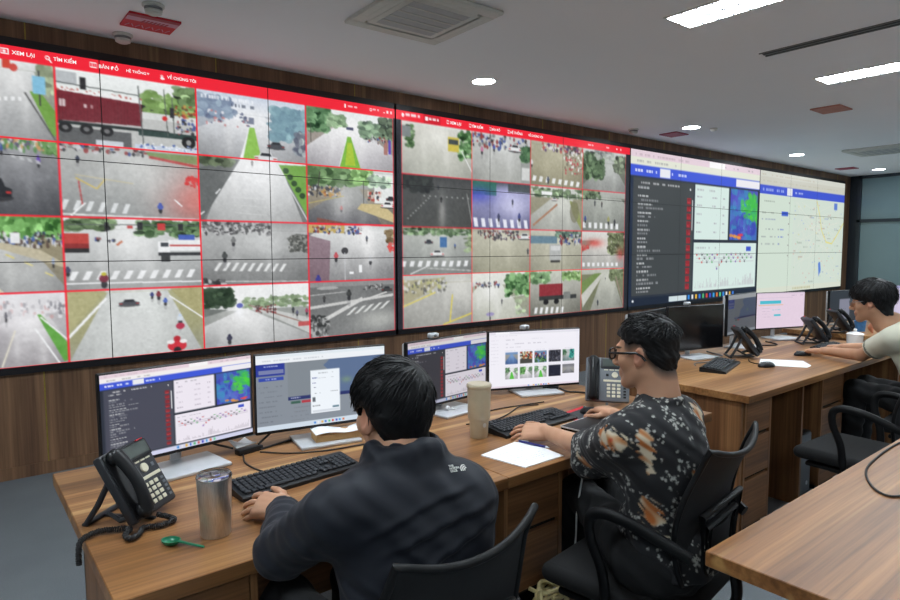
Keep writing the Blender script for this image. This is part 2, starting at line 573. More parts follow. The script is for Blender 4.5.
def container_truck(v, x0, y0, x1, y1, c=(120, 30, 42)):
    h = y1 - y0
    v.poly([(x0, y0), (x1, y0 + h * .1), (x1, y0 + h * .66), (x0, y0 + h * .72)], c)
    for k in range(26):
        x = x0 + (x1 - x0) * (k + .5) / 26
        v.rect(x, y0 + h * .1, x + .004, y0 + h * .66, np.array(c) * .85)
    v.rect(x0, y0 + h * .72, x1 + .2, y0 + h * .8, (34, 44, 44))
    for k in (.12, .35, .58):
        v.ell(x0 + (x1 - x0) * k, y0 + h * .88, .045, .07, (28, 28, 30)); v.ell(x0 + (x1 - x0) * k, y0 + h * .88, .02, .03, (110, 110, 112))
    v.text(x0 + .04, y0 + h * .3, x0 + .1, (230, 225, 225), .1); v.text(x0 + .2, y0 + h * .32, x0 + .26, (230, 220, 220), .05)

def left_feeds(cv, X):
    """CCTV street scenes of the first wall: X(col,row) gives the view of one camera"""
    W = (238, 240, 242)
    v = X(0, 0); road(v, (225, 228, 230), (205, 208, 208), (150, 152, 154), .12, .5, -.5, .95, (150, 158, 140), .25)
    v.poly([(.68, .38), (.8, .36), (1, .62), (1, .9), (.95, .95)], (110, 165, 60)); v.line((.62, .4), (.98, 1), .02, (90, 90, 90))
    v.trees(.82, .02, 1, .36, (150, 165, 130), 22, .08); v.line((.8, .1), (.8, .55), .02, (60, 60, 66)); v.rect(.72, .17, .88, .4, (120, 190, 225)); v.rect(.37, .0, .46, .12, (220, 60, 40)); v.ell(.5, .1, .05, .05, (220, 70, 60))
    v.zebra((.2, .5), (.62, .46), 5, .05, W); v.noise(3.3, 5)
    v = X(1, 0); v.grad(0, .3, (236, 240, 240), (225, 230, 228)); v.trees(.6, .18, 1, .5, (120, 160, 80), 60, .06, 22); v.trees(.85, .05, 1, .26, (90, 120, 70), 22, .06); v.rect(0, .05, .14, .22, (180, 186, 190))
    v.rect(.0, .5, 1, 1, (188, 190, 188)); v.rect(.5, .46, 1, .56, (210, 214, 212)); v.rect(0, .78, .5, 1, (90, 92, 94)); v.rect(.0, .28, .58, .36, (236, 236, 236))
    container_truck(v, -.02, .3, .58, .86); v.rect(.55, .72, 1, .8, (44, 66, 62)); v.ell(.93, .84, .055, .09, (30, 30, 32)); v.ell(.93, .84, .02, .04, (150, 150, 150))
    v.line((.0, .2), (.56, .24), .012, (70, 76, 76)); v.line((.56, .1), (.585, .95), .018, (96, 102, 102)); v.line((.75, .1), (.77, .78), .014, (84, 92, 88)); v.line((.81, .2), (.82, .75), .014, (84, 92, 88))
    v.rect(.16, .1, .2, .26, (40, 40, 44)); v.rect(.79, .35, .825, .5, (44, 44, 48)); v.ell(.75, .52, .02, .035, (220, 40, 40)); v.crowd(.82, .3, 1, .48, 20, .02, ((190, 60, 50), (200, 150, 60), (110, 60, 40))); v.crowd(.84, .5, 1, .72, 26, .022)
    v.rect(.25, .92, .44, 1, (200, 206, 216)); v.rect(.52, .93, 1, 1, (196, 208, 226)); v.crowd(.54, .9, 1, .97, 26, .014, ((60, 90, 170), (236, 240, 246))); v.crowd(.0, .26, .6, .3, 30, .012, ((190, 80, 70), (240, 240, 240))); v.noise(2.8, 4)
    v = X(2, 0); road(v, (196, 208, 226), (228, 232, 238), (158, 160, 164), .3, .47, -.5, 1.5, (170, 178, 190), .12)
    v.trees(0, .1, .3, .4, (130, 150, 176), 50, .07, 18); v.trees(.68, .15, 1, .62, (116, 156, 172), 80, .08, 16); v.trees(.9, .5, 1, .9, (130, 140, 150), 20, .06); v.poly([(.45, .5), (.5, .5), (.56, 1), (.36, 1)], (140, 200, 74)); v.noise(2.8, 4)
    v.poly([(.36, 1), (.45, .5), (.455, .5), (.39, 1)], (236, 238, 240)); v.rect(.4, .34, .5, .44, (120, 128, 150)); v.crowd(.05, .3, .45, .52, 26, .02, ((90, 100, 130), (200, 120, 120), (230, 230, 236)))
    v.car(.7, .74, .1, (70, 74, 82)); v.car(.6, .94, .13, (220, 222, 226)); v.text(.04, .1, .5, (240, 244, 250), .05); v.text(.3, .18, .52, (50, 60, 80), .05); v.noise(3.3, 7)
    v = X(3, 0); road(v, (226, 232, 232), (240, 241, 242), (176, 172, 178), .25, .48, -.25, 1.25, (160, 150, 140), .13)
    v.trees(0, .0, .24, .4, (84, 130, 84), 60, .07); v.trees(.24, .1, .42, .3, (140, 175, 130), 30, .05); v.trees(.6, .15, 1, .42, (110, 140, 110), 60, .06); v.trees(.85, .05, 1, .4, (70, 90, 66), 24, .06); v.line((.05, .3), (.05, .62), .012, (70, 66, 60))
    v.poly([(.45, .45), (.49, .45), (.6, 1), (.36, 1)], (120, 190, 50)); v.poly([(.45, .55), (.5, .55), (.54, .95), (.42, .95)], (170, 204, 40)); v.line((.44, .5), (.35, 1), .012, W); v.rect(.44, .28, .52, .33, (70, 76, 110)); v.rect(.88, .42, .93, .7, (170, 110, 100)); v.rect(.94, .42, .97, .68, (84, 60, 190)); v.crowd(.66, .38, .92, .5, 18, .02); v.noise(3.3, 5)
    v = X(0, 1); road(v, (150, 156, 150), (140, 142, 146), (72, 74, 80), .1, .5, -.9, 1.3, (110, 108, 110), .5)
    v.crowd(.3, .0, 1, .14, 60, .04, ((80, 140, 70), (210, 212, 214), (90, 80, 110), (200, 150, 90))); v.trees(.8, .0, 1, .16, (90, 140, 70), 16, .06); v.rider(.74, .26, .1, (96, 60, 180)); v.rider(.3, .14, .09, (60, 80, 160)); v.zebra((.4, .2), (.8, .28), 4, .05, (190, 192, 196), .02); v.zebra((-.1, .16), (.3, .26), 3, .03, (170, 172, 176)); v.car(.12, .4, .16, (226, 228, 230)); v.car(.2, .66, .24, (34, 36, 42)); v.glow(.7, .5, .3, .1, (130, 132, 138), .5); v.noise(3.3, 8)
    v = X(1, 1); road(v, (160, 166, 160), (176, 178, 176), (148, 152, 152), .08, .5, -1, 2, (150, 152, 150), .8)
    v.crowd(0, .0, .6, .1, 40, .025); v.poly([(.6, .03), (1, .03), (1, .16), (.62, .1)], (120, 150, 90)); v.line((.62, .1), (1, .19), .04, (190, 60, 60)); v.rider(.12, .2, .06, (40, 46, 70)); v.glow(1, .7, .3, .5, (235, 110, 100), .75); v.glow(.6, .4, .3, .3, (206, 208, 206), .5)
    v.zebra((.02, .76), (.52, .8), 6, .14, (222, 226, 228), -.03, .4); v.line((.1, .42), (.5, .5), .012, (220, 200, 130), .6); v.line((.1, .46), (.24, .6), .02, (220, 190, 80), .8); v.line((.24, .6), (.3, .46), .02, (220, 190, 80), .8); v.line((.12, .5), (.14, .85), .016, (200, 60, 60)); v.line((.06, .98), (.16, .8), .02, W); v.rider(.69, .82, .09, (60, 84, 190)); v.line((.8, .7), (.86, .8), .02, W); v.crowd(.9, .36, 1, .5, 14, .03, ((230, 50, 50), (210, 60, 60))); v.line((.0, .96), (1, .99), .02, (222, 222, 222)); v.noise(3.9, 7)
    v = X(2, 1); road(v, (220, 224, 226), (228, 230, 232), (176, 178, 178), .05, .5, .05, .95, (120, 124, 124), .24)
    v.poly([(0, .2), (.28, .02), (.36, .02), (.02, 1), (0, 1)], (96, 100, 100)); v.trees(0, .0, .28, .12, (80, 96, 66), 26, .06); v.poly([(.72, .05), (1, .03), (1, .9)], (110, 170, 60))
    for k in range(5): v.ell(.79 + .04 * k, .14 + .1 * k, .03, .05, (40, 74, 34))
    v.line((.7, .06), (1, .96), .02, (214, 218, 218)); v.rider(.47, .05, .05, (70, 60, 60))
    for a, b in (((.18, .5), (.14, .58)), ((.28, .3), (.25, .36)), ((.04, .86), (-.02, .94))): v.line(a, b, .02, W)
    for k in range(4): v.line((.3, .5 + .12 * k), (.6, .5 + .13 * k), .01, (212, 214, 214), .7)
    v.glow(.5, .2, .25, .4, (244, 246, 248), .6); v.noise(3.3, 7)
    v = X(3, 1); road(v, (210, 216, 212), (150, 152, 150), (96, 96, 102), .36, .5, -.2, .85, (150, 140, 120), .08)
    v.trees(0, 0, .5, .3, (90, 128, 74), 90, .08); v.trees(.5, .0, .72, .26, (130, 180, 100), 50, .06); v.rect(.76, .06, 1, .6, (226, 230, 228)); v.trees(.7, .1, .95, .3, (170, 200, 170), 24, .05); v.crowd(0, .36, .36, .52, 50, .025, ((200, 150, 70), (60, 60, 66), (180, 100, 60), (220, 220, 220), (60, 70, 90))); v.line((.14, .1), (.1, .55), .02, (60, 56, 50)); v.line((.63, .2), (.63, .62), .014, (70, 66, 60)); v.crowd(.68, .4, .84, .56, 18, .025, ((190, 70, 60), (60, 60, 70), (220, 200, 190)))
    v.poly([(.6, .62), (.86, .62), (1, .8), (1, .95), (.55, .72)], (206, 186, 130)); v.car(.92, .62, .1, (236, 236, 236)); v.car(.96, .5, .07, (40, 40, 46)); v.rider(.37, .72, .07, (180, 60, 60)); v.glow(.38, .6, .12, .4, (226, 226, 226), .5); v.line((.0, .66), (.4, .5), .012, (200, 180, 90)); v.poly([(.1, .9), (.5, 1), (.1, 1)], (130, 70, 60)); v.noise(3.9, 6)
    v = X(0, 2); road(v, (210, 218, 210), (176, 178, 176), (158, 160, 160), .3, .2, -.6, 1.05, (150, 140, 110), .3)
    v.trees(0, .0, 1, .26, (96, 160, 74), 130, .08); v.crowd(.2, .22, 1, .4, 60, .03, ((60, 90, 170), (40, 40, 44), (220, 220, 224), (90, 70, 60))); v.rect(.34, .22, .46, .36, (226, 228, 230)); v.poly([(0, .3), (.7, .44), (1, .62), (1, .68), (0, .36)], (190, 180, 150))
    for a in ((.28, .5), (.5, .6), (.75, .74)): v.line(a, (a[0] + .1, a[1] + .05), .02, (222, 206, 110))
    v.line((0, .82), (.22, 1), .05, (214, 204, 180)); v.rider(.86, .6, .08, (150, 170, 210)); v.glow(.5, .75, .3, .2, (206, 208, 208), .4); v.noise(3.3, 5)
    v = X(1, 2); road(v, (226, 230, 228), (204, 208, 208), (160, 162, 162), .16, .46, -.9, 1.9, (160, 164, 160), .4)
    v.trees(0, .0, .34, .16, (84, 110, 70), 50, .05); v.trees(.52, .04, 1, .24, (84, 120, 74), 60, .05); v.line((0, .1), (1, .08), .012, (90, 96, 96)); v.rect(.28, .06, .31, .18, (40, 40, 44)); v.rect(.51, .05, .55, .16, (40, 40, 44)); v.rect(.66, .06, .72, .16, (210, 50, 50)); v.rect(.82, .06, .86, .16, (40, 40, 44)); v.rect(.82, .22, .95, .3, (60, 90, 190)); v.rect(.44, .1, .48, .14, (200, 50, 50))
    v.rect(-.02, .22, .17, .42, (200, 60, 52)); v.rect(-.02, .36, .17, .42, (150, 40, 40)); v.rect(-.02, .42, .17, .48, (40, 40, 42)); v.rect(.74, .3, 1, .46, (232, 234, 236)); v.rect(.75, .37, 1, .395, (200, 60, 60)); v.rect(.66, .32, .75, .5, (236, 238, 240)); v.rect(.68, .34, .74, .4, (60, 66, 74)); v.rect(.66, .48, 1, .53, (50, 52, 56)); v.rect(.68, .53, .75, .62, (60, 62, 64))
    v.zebra((.05, .74), (1, .74), 10, .12, W, -.035, .45); v.line((0, .9), (1, .92), .018, W); v.rider(.26, .84, .13, (120, 30, 50), (200, 190, 50)); v.rider(.02, .72, .08, (60, 60, 90)); v.line((.36, .38), (.4, .32), .03, (200, 90, 50)); v.glow(.45, .4, .1, .3, (240, 242, 242), .4); v.crowd(.2, .28, .34, .34, 8, .02); v.noise(3.3, 7)
    v = X(2, 2); road(v, (150, 152, 152), (176, 178, 178), (124, 126, 126), .14, .5, -1, 2, (140, 142, 142), .9)
    v.crowd(0, .02, .62, .2, 110, .025, ((60, 60, 62), (120, 120, 122), (200, 200, 202), (90, 92, 92))); v.poly([(.78, .26), (.88, .18), (1, .2), (1, .52), (.84, .4)], (110, 112, 108)); v.crowd(.8, .22, 1, .48, 60, .025, ((80, 82, 78), (150, 152, 146), (60, 62, 58)))
    v.zebra((.15, .64), (.82, .68), 9, .13, (228, 230, 230), -.05, .42); v.rider(.2, .54, .1, (60, 64, 64)); v.rider(.28, .3, .09, (110, 112, 112)); v.glow(.6, .35, .2, .2, (206, 208, 208), .6); v.crowd(0, .92, .2, 1.0, 20, .04, ((40, 40, 42), (90, 90, 92), (190, 190, 192))); v.line((.2, .94), (1, .98), .014, (206, 208, 208)); v.noise(3.9, 7)
    v = X(3, 2); road(v, (190, 194, 192), (214, 216, 216), (136, 136, 138), .12, .6, -.7, 1.6, (130, 124, 124), .5)
    v.rect(0, .02, .4, .16, (200, 170, 90)); v.crowd(.05, .04, .6, .18, 40, .025); v.rect(.0, .0, 1, .025, (236, 40, 60)); v.trees(.9, .1, 1, .3, (150, 130, 90), 16, .05); v.poly([(0, .2), (.24, .3), (.22, 1), (0, 1)], (120, 84, 100), .7); v.glow(.66, .2, .08, .5, (240, 240, 240), .8)
    v.rider(.3, .56, .1, (200, 60, 70)); v.rider(.7, .62, .1, (200, 202, 206)); v.ell(.4, .47, .04, .06, (60, 60, 64)); v.line((.4, .5), (.4, 1), .014, (190, 192, 196)); v.rider(.66, .24, .06, (60, 70, 90)); v.rider(.1, .96, .12, (50, 50, 150)); v.crowd(.92, .34, 1, .48, 12, .03, ((230, 60, 60), (220, 90, 80))); v.rect(.45, .84, .5, .88, W); v.rect(.56, .72, .6, .86, W); v.noise(3.9, 6)
    v = X(0, 3); road(v, (222, 222, 226), (206, 204, 208), (158, 154, 158), .3, .55, -.9, 1.2, (180, 178, 182), .2)
    v.crowd(0, .12, 1, .34, 50, .03, ((180, 178, 184), (200, 150, 150), (120, 120, 130), (228, 228, 232))); v.glow(.4, .3, .4, .3, (232, 230, 234), .6); v.poly([(.62, .3), (.66, .3), (1, .72), (1, .95), (.94, .98), (.7, .48)], (92, 170, 60)); v.line((.66, .34), (1, .68), .02, W); v.line((.58, .48), (.88, 1), .02, W); v.line((.34, .5), (.16, .98), .02, (232, 226, 206)); v.rider(.24, .3, .08, (90, 90, 100)); v.glow(.1, .6, .2, .2, (130, 126, 132), .4); v.noise(5.5, 9, 2)
    v = X(1, 3); road(v, (186, 190, 186), (196, 200, 198), (196, 200, 198), .04, .5, .0, .98, (170, 168, 120), .22)
    v.poly([(0, .0), (.27, .02), (.0, .6)], (176, 172, 120)); v.poly([(.74, .02), (1, .0), (1, .55)], (170, 164, 110)); v.line((.27, .12), (.0, .66), .035, W); v.line((.73, .12), (1, .5), .02, W); v.noise(4.4, 5); v.car(.43, .2, .09, (70, 72, 80)); v.rider(.65, .1, .08, (130, 40, 50)); v.rider(.7, .2, .07, (60, 90, 190)); v.rider(.6, .1, .06, (40, 50, 120)); v.rider(.81, .48, .1, (210, 220, 230), (190, 210, 236)); v.ell(.81, .6, .035, .05, (190, 40, 70)); v.ell(.78, .9, .075, .09, (220, 36, 50)); v.ell(.73, .84, .03, .03, (236, 232, 232)); v.ell(.83, .84, .03, .03, (236, 232, 232)); v.ell(.78, .79, .028, .04, (196, 30, 44)); v.ell(.78, .97, .03, .05, (40, 36, 40)); v.glow(.45, .6, .2, .3, (220, 222, 222), .5)
    for k in range(5): v.line((.55, .35 + k * .13), (.6, .35 + k * .14), .008, W, .6)
    v = X(2, 3); road(v, (236, 238, 238), (214, 216, 216), (178, 180, 180), .42, .36, -.5, 1.1, (150, 154, 150), .05)
    v.rect(0, 0, 1, .25, (236, 238, 238)); v.trees(.36, .22, 1, .4, (126, 150, 110), 60, .04, 20); v.trees(.0, .06, .26, .34, (40, 62, 40), 90, .05, 14); v.poly([(.42, .34), (1, .62), (1, .9), (.44, .4)], (196, 198, 196)); v.line((.4, .34), (1, .74), .02, (150, 120, 110)); v.rect(.88, .68, 1, .76, (200, 80, 80)); v.crowd(.46, .36, .66, .5, 20, .02, ((90, 70, 70), (150, 60, 60))); v.rider(.83, .46, .06, (50, 54, 60)); v.rider(.87, .52, .06, (90, 90, 120)); v.rider(.97, .5, .07, (170, 60, 90)); v.glow(.31, .42, .05, .14, (244, 246, 250), .9); v.ell(.32, .34, .03, .04, (90, 100, 190)); v.rider(.22, .86, .1, (44, 44, 70)); v.poly([(0, .36), (.22, .4), (0, .5)], (110, 116, 112)); v.noise(3.3, 7)
    v = X(3, 3); road(v, (110, 112, 112), (106, 108, 108), (122, 124, 124), .1, .5, -1, 2, (96, 98, 98), .9)
    v.rect(0, 0, 1, .1, (140, 140, 140)); v.line((.0, .46), (.98, .3), .05, (200, 200, 198)); v.line((.02, .8), (.6, .34), .07, (206, 206, 204)); v.line((.5, .42), (.9, .24), .03, (206, 206, 204)); v.zebra((.5, .5), (1, .4), 5, .14, (226, 228, 226), -.1, .42); v.crowd(.0, .62, .2, .98, 50, .035, ((40, 42, 42), (90, 92, 92), (170, 172, 172))); v.rider(.44, .24, .12, (50, 52, 52)); v.car(.9, .18, .08, (60, 62, 62)); v.rider(.16, .3, .07, (60, 60, 60)); v.crowd(.62, .1, .84, .18, 20, .02, ((60, 60, 60), (170, 170, 170))); v.ell(.2, .12, .12, .03, (190, 190, 190), .7); v.glow(.8, .75, .35, .25, (196, 198, 192), .7); v.line((.0, .24), (.4, .2), .014, (190, 190, 190)); v.noise(3.3, 6)

def mid_feeds(cv, X):
    W = (236, 238, 240)
    v = X(0, 0); road(v, (216, 218, 212), (206, 206, 196), (178, 180, 168), .1, .5, -.9, 1.0, (196, 196, 184), .5); v.trees(.06, .06, .16, .5, (60, 96, 50), 22, .04); v.rect(0, .1, .12, .3, (120, 130, 130)); v.trees(.8, .05, 1, .6, (90, 140, 80), 40, .06); v.rect(.64, .2, .8, .48, (212, 190, 60)); v.rect(.65, .24, .79, .34, (60, 70, 70)); v.line((.84, .45), (1, .85), .02, W); v.noise(2.8, 6)
    v = X(1, 0); road(v, (200, 204, 204), (190, 192, 190), (166, 168, 162), .1, .5, -.6, 1.4, (150, 150, 140), .4); v.crowd(0, .04, 1, .3, 60, .04); v.rider(.16, .36, .1, (200, 110, 150)); v.rider(.36, .28, .09, (70, 90, 180)); v.car(.72, .24, .14, (226, 228, 230)); v.rect(.82, .5, 1, .98, (150, 154, 150)); v.trees(.84, .2, 1, .5, (50, 90, 54), 24, .07); v.rect(.84, .64, .98, .92, (206, 208, 206)); v.noise(3.3, 6)
    v = X(2, 0); road(v, (180, 180, 160), (170, 166, 140), (146, 140, 110), .08, .5, -.9, 1.7, (150, 146, 124), .6); v.crowd(.2, .02, 1, .2, 50, .035, ((190, 70, 70), (90, 60, 110), (220, 220, 220), (60, 60, 60))); v.crowd(.62, .2, 1, .66, 40, .03, ((200, 60, 70), (230, 230, 230), (120, 110, 90))); v.zebra((.05, .78), (1, .84), 8, .12, W, -.02); v.rider(.32, .84, .1, (50, 60, 90)); v.rider(.02, .5, .1, (220, 220, 230)); v.glow(.3, .5, .3, .3, (186, 180, 150), .5); v.noise(3.3, 6)
    v = X(3, 0); road(v, (200, 204, 200), (170, 174, 170), (140, 142, 138), .3, .6, -.1, 1.1, (110, 116, 100), .1); v.trees(0, .1, .46, .7, (70, 96, 62), 90, .08); v.trees(.72, .12, 1, .5, (100, 112, 90), 40, .07); v.trees(.3, .0, .7, .2, (150, 156, 150), 20, .06); v.noise(3.3, 6)
    v = X(0, 1); road(v, (60, 62, 64), (70, 72, 72), (74, 76, 74), .2, .5, -.9, 1.6, (62, 64, 64), .5); v.trees(0, .0, .4, .3, (40, 44, 44), 30, .08, 10)
    for k in range(9): v.ell(.3 + .08 * k, .4, .014, .014, (160, 162, 160)); v.ell(.36 - .035 * k, .44 + .05 * k, .014, .014, (150, 152, 150))
    v.glow(.55, .7, .06, .4, (200, 200, 196), .5); v.rider(.54, .44, .07, (30, 30, 32)); v.rider(.5, .22, .05, (40, 44, 60)); v.line((.92, .3), (1, .9), .02, (150, 152, 150)); v.noise(2.2, 6)
    v = X(1, 1); road(v, (54, 66, 70), (150, 150, 196), (104, 106, 150), .2, .6, -.9, 1.6, (80, 80, 120), .5); v.rect(0, .0, .4, .3, (40, 110, 90)); v.rect(.6, .0, 1, .2, (60, 70, 74)); v.glow(.1, .3, .3, .2, (60, 70, 200), .8); v.glow(.7, .5, .3, .3, (206, 206, 240), .8); v.zebra((.02, .78), (1, .8), 8, .18, (236, 238, 250), .02); v.rider(.44, .74, .1, (50, 54, 90)); v.rider(.8, .72, .11, (50, 60, 130)); v.rider(.68, .4, .07, (50, 54, 80)); v.noise(3.3, 6)
    v = X(2, 1); road(v, (206, 210, 204), (186, 188, 180), (166, 168, 160), .26, .6, -.3, 1.0, (150, 146, 120), .2); v.trees(.0, .04, 1, .24, (96, 120, 84), 60, .05); v.line((.05, .9), (.5, .4), .05, (170, 120, 90)); v.poly([(.74, .3), (.9, .34), (1, .9), (1, 1), (.8, .6)], (140, 150, 80)); v.ell(.84, .55, .09, .26, (120, 116, 90), .7); v.car(.44, .28, .07, (226, 226, 226)); v.rect(.2, .12, .4, .2, (236, 238, 238)); v.noise(2.8, 6)
    v = X(3, 1); road(v, (170, 174, 166), (160, 164, 156), (130, 134, 126), .16, .5, -.6, 1.5, (110, 114, 100), .4); v.trees(0, .0, .4, .2, (84, 104, 74), 34, .06); v.zebra((.02, .78), (.9, .8), 7, .14, W); v.rider(.07, .7, .1, (40, 60, 150)); v.rider(.6, .7, .12, (160, 160, 90)); v.rider(.28, .3, .08, (60, 64, 70)); v.rider(.44, .32, .08, (70, 60, 60)); v.rider(.75, .75, .1, (50, 50, 56)); v.noise(3.3, 6)
    v = X(0, 2); road(v, (150, 164, 140), (176, 180, 174), (128, 132, 130), .12, .5, -.8, 1.7, (130, 140, 126), .5); v.trees(0, .0, 1, .16, (90, 120, 80), 50, .05); v.car(.36, .3, .07, (60, 66, 76)); v.rect(.52, .2, .62, .42, (60, 110, 170)); v.rider(.74, .38, .06, (60, 90, 160)); v.zebra((.0, .7), (1, .72), 9, .12, W, -.02); v.car(.48, .54, .12, (226, 228, 228)); v.line((.1, .98), (.34, .82), .02, W); v.trees(.9, .2, 1, .5, (140, 160, 120), 16, .05); v.line((.34, .86), (1, .94), .014, (220, 222, 220)); v.noise(3.3, 6)
    v = X(1, 2); road(v, (160, 156, 140), (184, 182, 162), (160, 158, 134), .1, .5, -.9, 1.8, (156, 154, 134), .6); v.crowd(.1, .04, .8, .24, 60, .03, ((50, 50, 56), (200, 200, 204), (90, 80, 90), (120, 60, 60))); v.car(.9, .16, .13, (220, 222, 224)); v.rider(.96, .5, .08, (60, 60, 70)); v.noise(3.3, 6)
    v = X(2, 2); road(v, (190, 192, 180), (182, 180, 160), (164, 162, 140), .14, .5, -.9, 1.8, (160, 158, 136), .6); v.rect(.0, .14, .5, .32, (96, 130, 150)); v.trees(.5, .0, 1, .16, (110, 140, 120), 40, .06); v.crowd(.55, .1, 1, .34, 40, .035); v.rect(.36, .34, .58, .74, (176, 178, 176)); v.rect(.38, .38, .56, .5, (206, 208, 208)); v.rect(.38, .74, .56, .8, (60, 60, 58)); v.noise(3.3, 6)
    v = X(3, 2); road(v, (216, 216, 212), (196, 192, 186), (166, 166, 160), .24, .5, -.4, 1.4, (140, 130, 116), .2); v.trees(.62, .04, 1, .6, (110, 120, 80), 70, .07); v.glow(.28, .3, .22, .12, (226, 70, 60), .8); v.glow(.9, .6, .1, .2, (220, 60, 60), .6); v.zebra((.02, .82), (.9, .84), 8, .1, W); v.crowd(.0, .36, .16, .5, 14, .03, ((200, 50, 50), (220, 90, 80))); v.noise(3.3, 6)
    v = X(0, 3); road(v, (190, 194, 186), (190, 190, 184), (158, 158, 152), .16, .8, -.6, 1.4, (150, 144, 110), .3); v.poly([(0, .1), (.6, .06), (.4, .3), (0, .56)], (170, 164, 130)); v.crowd(.0, .1, .6, .34, 50, .03, ((190, 190, 120), (100, 100, 96), (210, 210, 206))); v.line((0, .58), (.45, .34), .03, (222, 206, 96)); v.line((.66, .96), (.7, .4), .03, (226, 206, 70)); v.line((.56, .98), (1, .8), .03, (226, 206, 70)); v.noise(3.3, 6)
    v = X(1, 3); road(v, (226, 228, 220), (214, 216, 206), (186, 188, 174), .26, .3, -.4, 1.0, (160, 164, 140), .2); v.trees(.58, .05, 1, .5, (90, 140, 80), 60, .07); v.crowd(0, .2, .5, .3, 24, .025); v.rider(.5, .6, .06, (60, 60, 70)); v.ell(.3, .86, .07, .04, (150, 140, 190)); v.rider(.3, .94, .06, (60, 60, 80)); v.line((.5, .56), (.9, .5), .012, W); v.trees(.76, .5, .9, .9, (170, 190, 150), 10, .05); v.noise(2.8, 6)
    v = X(2, 3); road(v, (200, 206, 190), (170, 170, 160), (120, 120, 108), .3, .5, -.9, 1.8, (140, 140, 124), .6); v.trees(0, .04, .36, .26, (100, 140, 90), 40, .06); v.trees(.6, .05, 1, .24, (120, 160, 90), 40, .05); v.rect(.17, .3, .62, .56, (150, 36, 46)); v.rect(.17, .56, .9, .66, (50, 52, 52)); v.ell(.3, .7, .05, .06, (24, 24, 26)); v.ell(.5, .7, .05, .06, (24, 24, 26)); v.rect(.64, .5, .78, .66, (120, 124, 120)); v.zebra((.1, .8), (.7, .84), 6, .14, W, -.02); v.noise(3.3, 6)
    v = X(3, 3); road(v, (186, 190, 176), (176, 178, 166), (146, 148, 138), .12, .6, .2, 1.0, (120, 124, 90), .12); v.poly([(0, .3), (.3, .1), (.46, .1), (.0, .6)], (112, 140, 70)); v.poly([(0, .6), (.46, .1), (.52, .1), (.04, .9)], (196, 196, 186)); v.trees(.66, .04, 1, .3, (110, 124, 84), 30, .06); v.rider(.38, .8, .08, (40, 44, 56)); v.rider(.55, .2, .05, (190, 190, 190)); v.line((.8, .2), (1, .9), .04, (150, 130, 116)); v.noise(3.3, 6)

def radar(v):
    v.rect(0, 0, 1, 1, (66, 92, 176))
    for _ in range(120):
        c = ((58, 66, 176), (70, 120, 190), (90, 110, 200), (86, 74, 190), (60, 150, 190))[int(nrg.integers(5))]
        v.ell(nrg.uniform(0, 1), nrg.uniform(0, 1), nrg.uniform(.03, .12), nrg.uniform(.03, .14), c, .6)
    for _ in range(60):
        v.ell(nrg.normal(.8, .16), nrg.normal(.36, .14), nrg.uniform(.04, .12), nrg.uniform(.04, .1), ((66, 190, 70), (80, 210, 60), (60, 170, 110))[int(nrg.integers(3))], .6)
    for _ in range(8): v.ell(nrg.uniform(.02, .9), nrg.uniform(.9, .98), .07, .03, (230, 150, 60) if nrg.random() < .6 else (220, 60, 80), .8)
    for _ in range(20): v.text(nrg.uniform(0, .9), nrg.uniform(.1, .9), nrg.uniform(.1, 1), (200, 210, 230), .02, .3, .1)

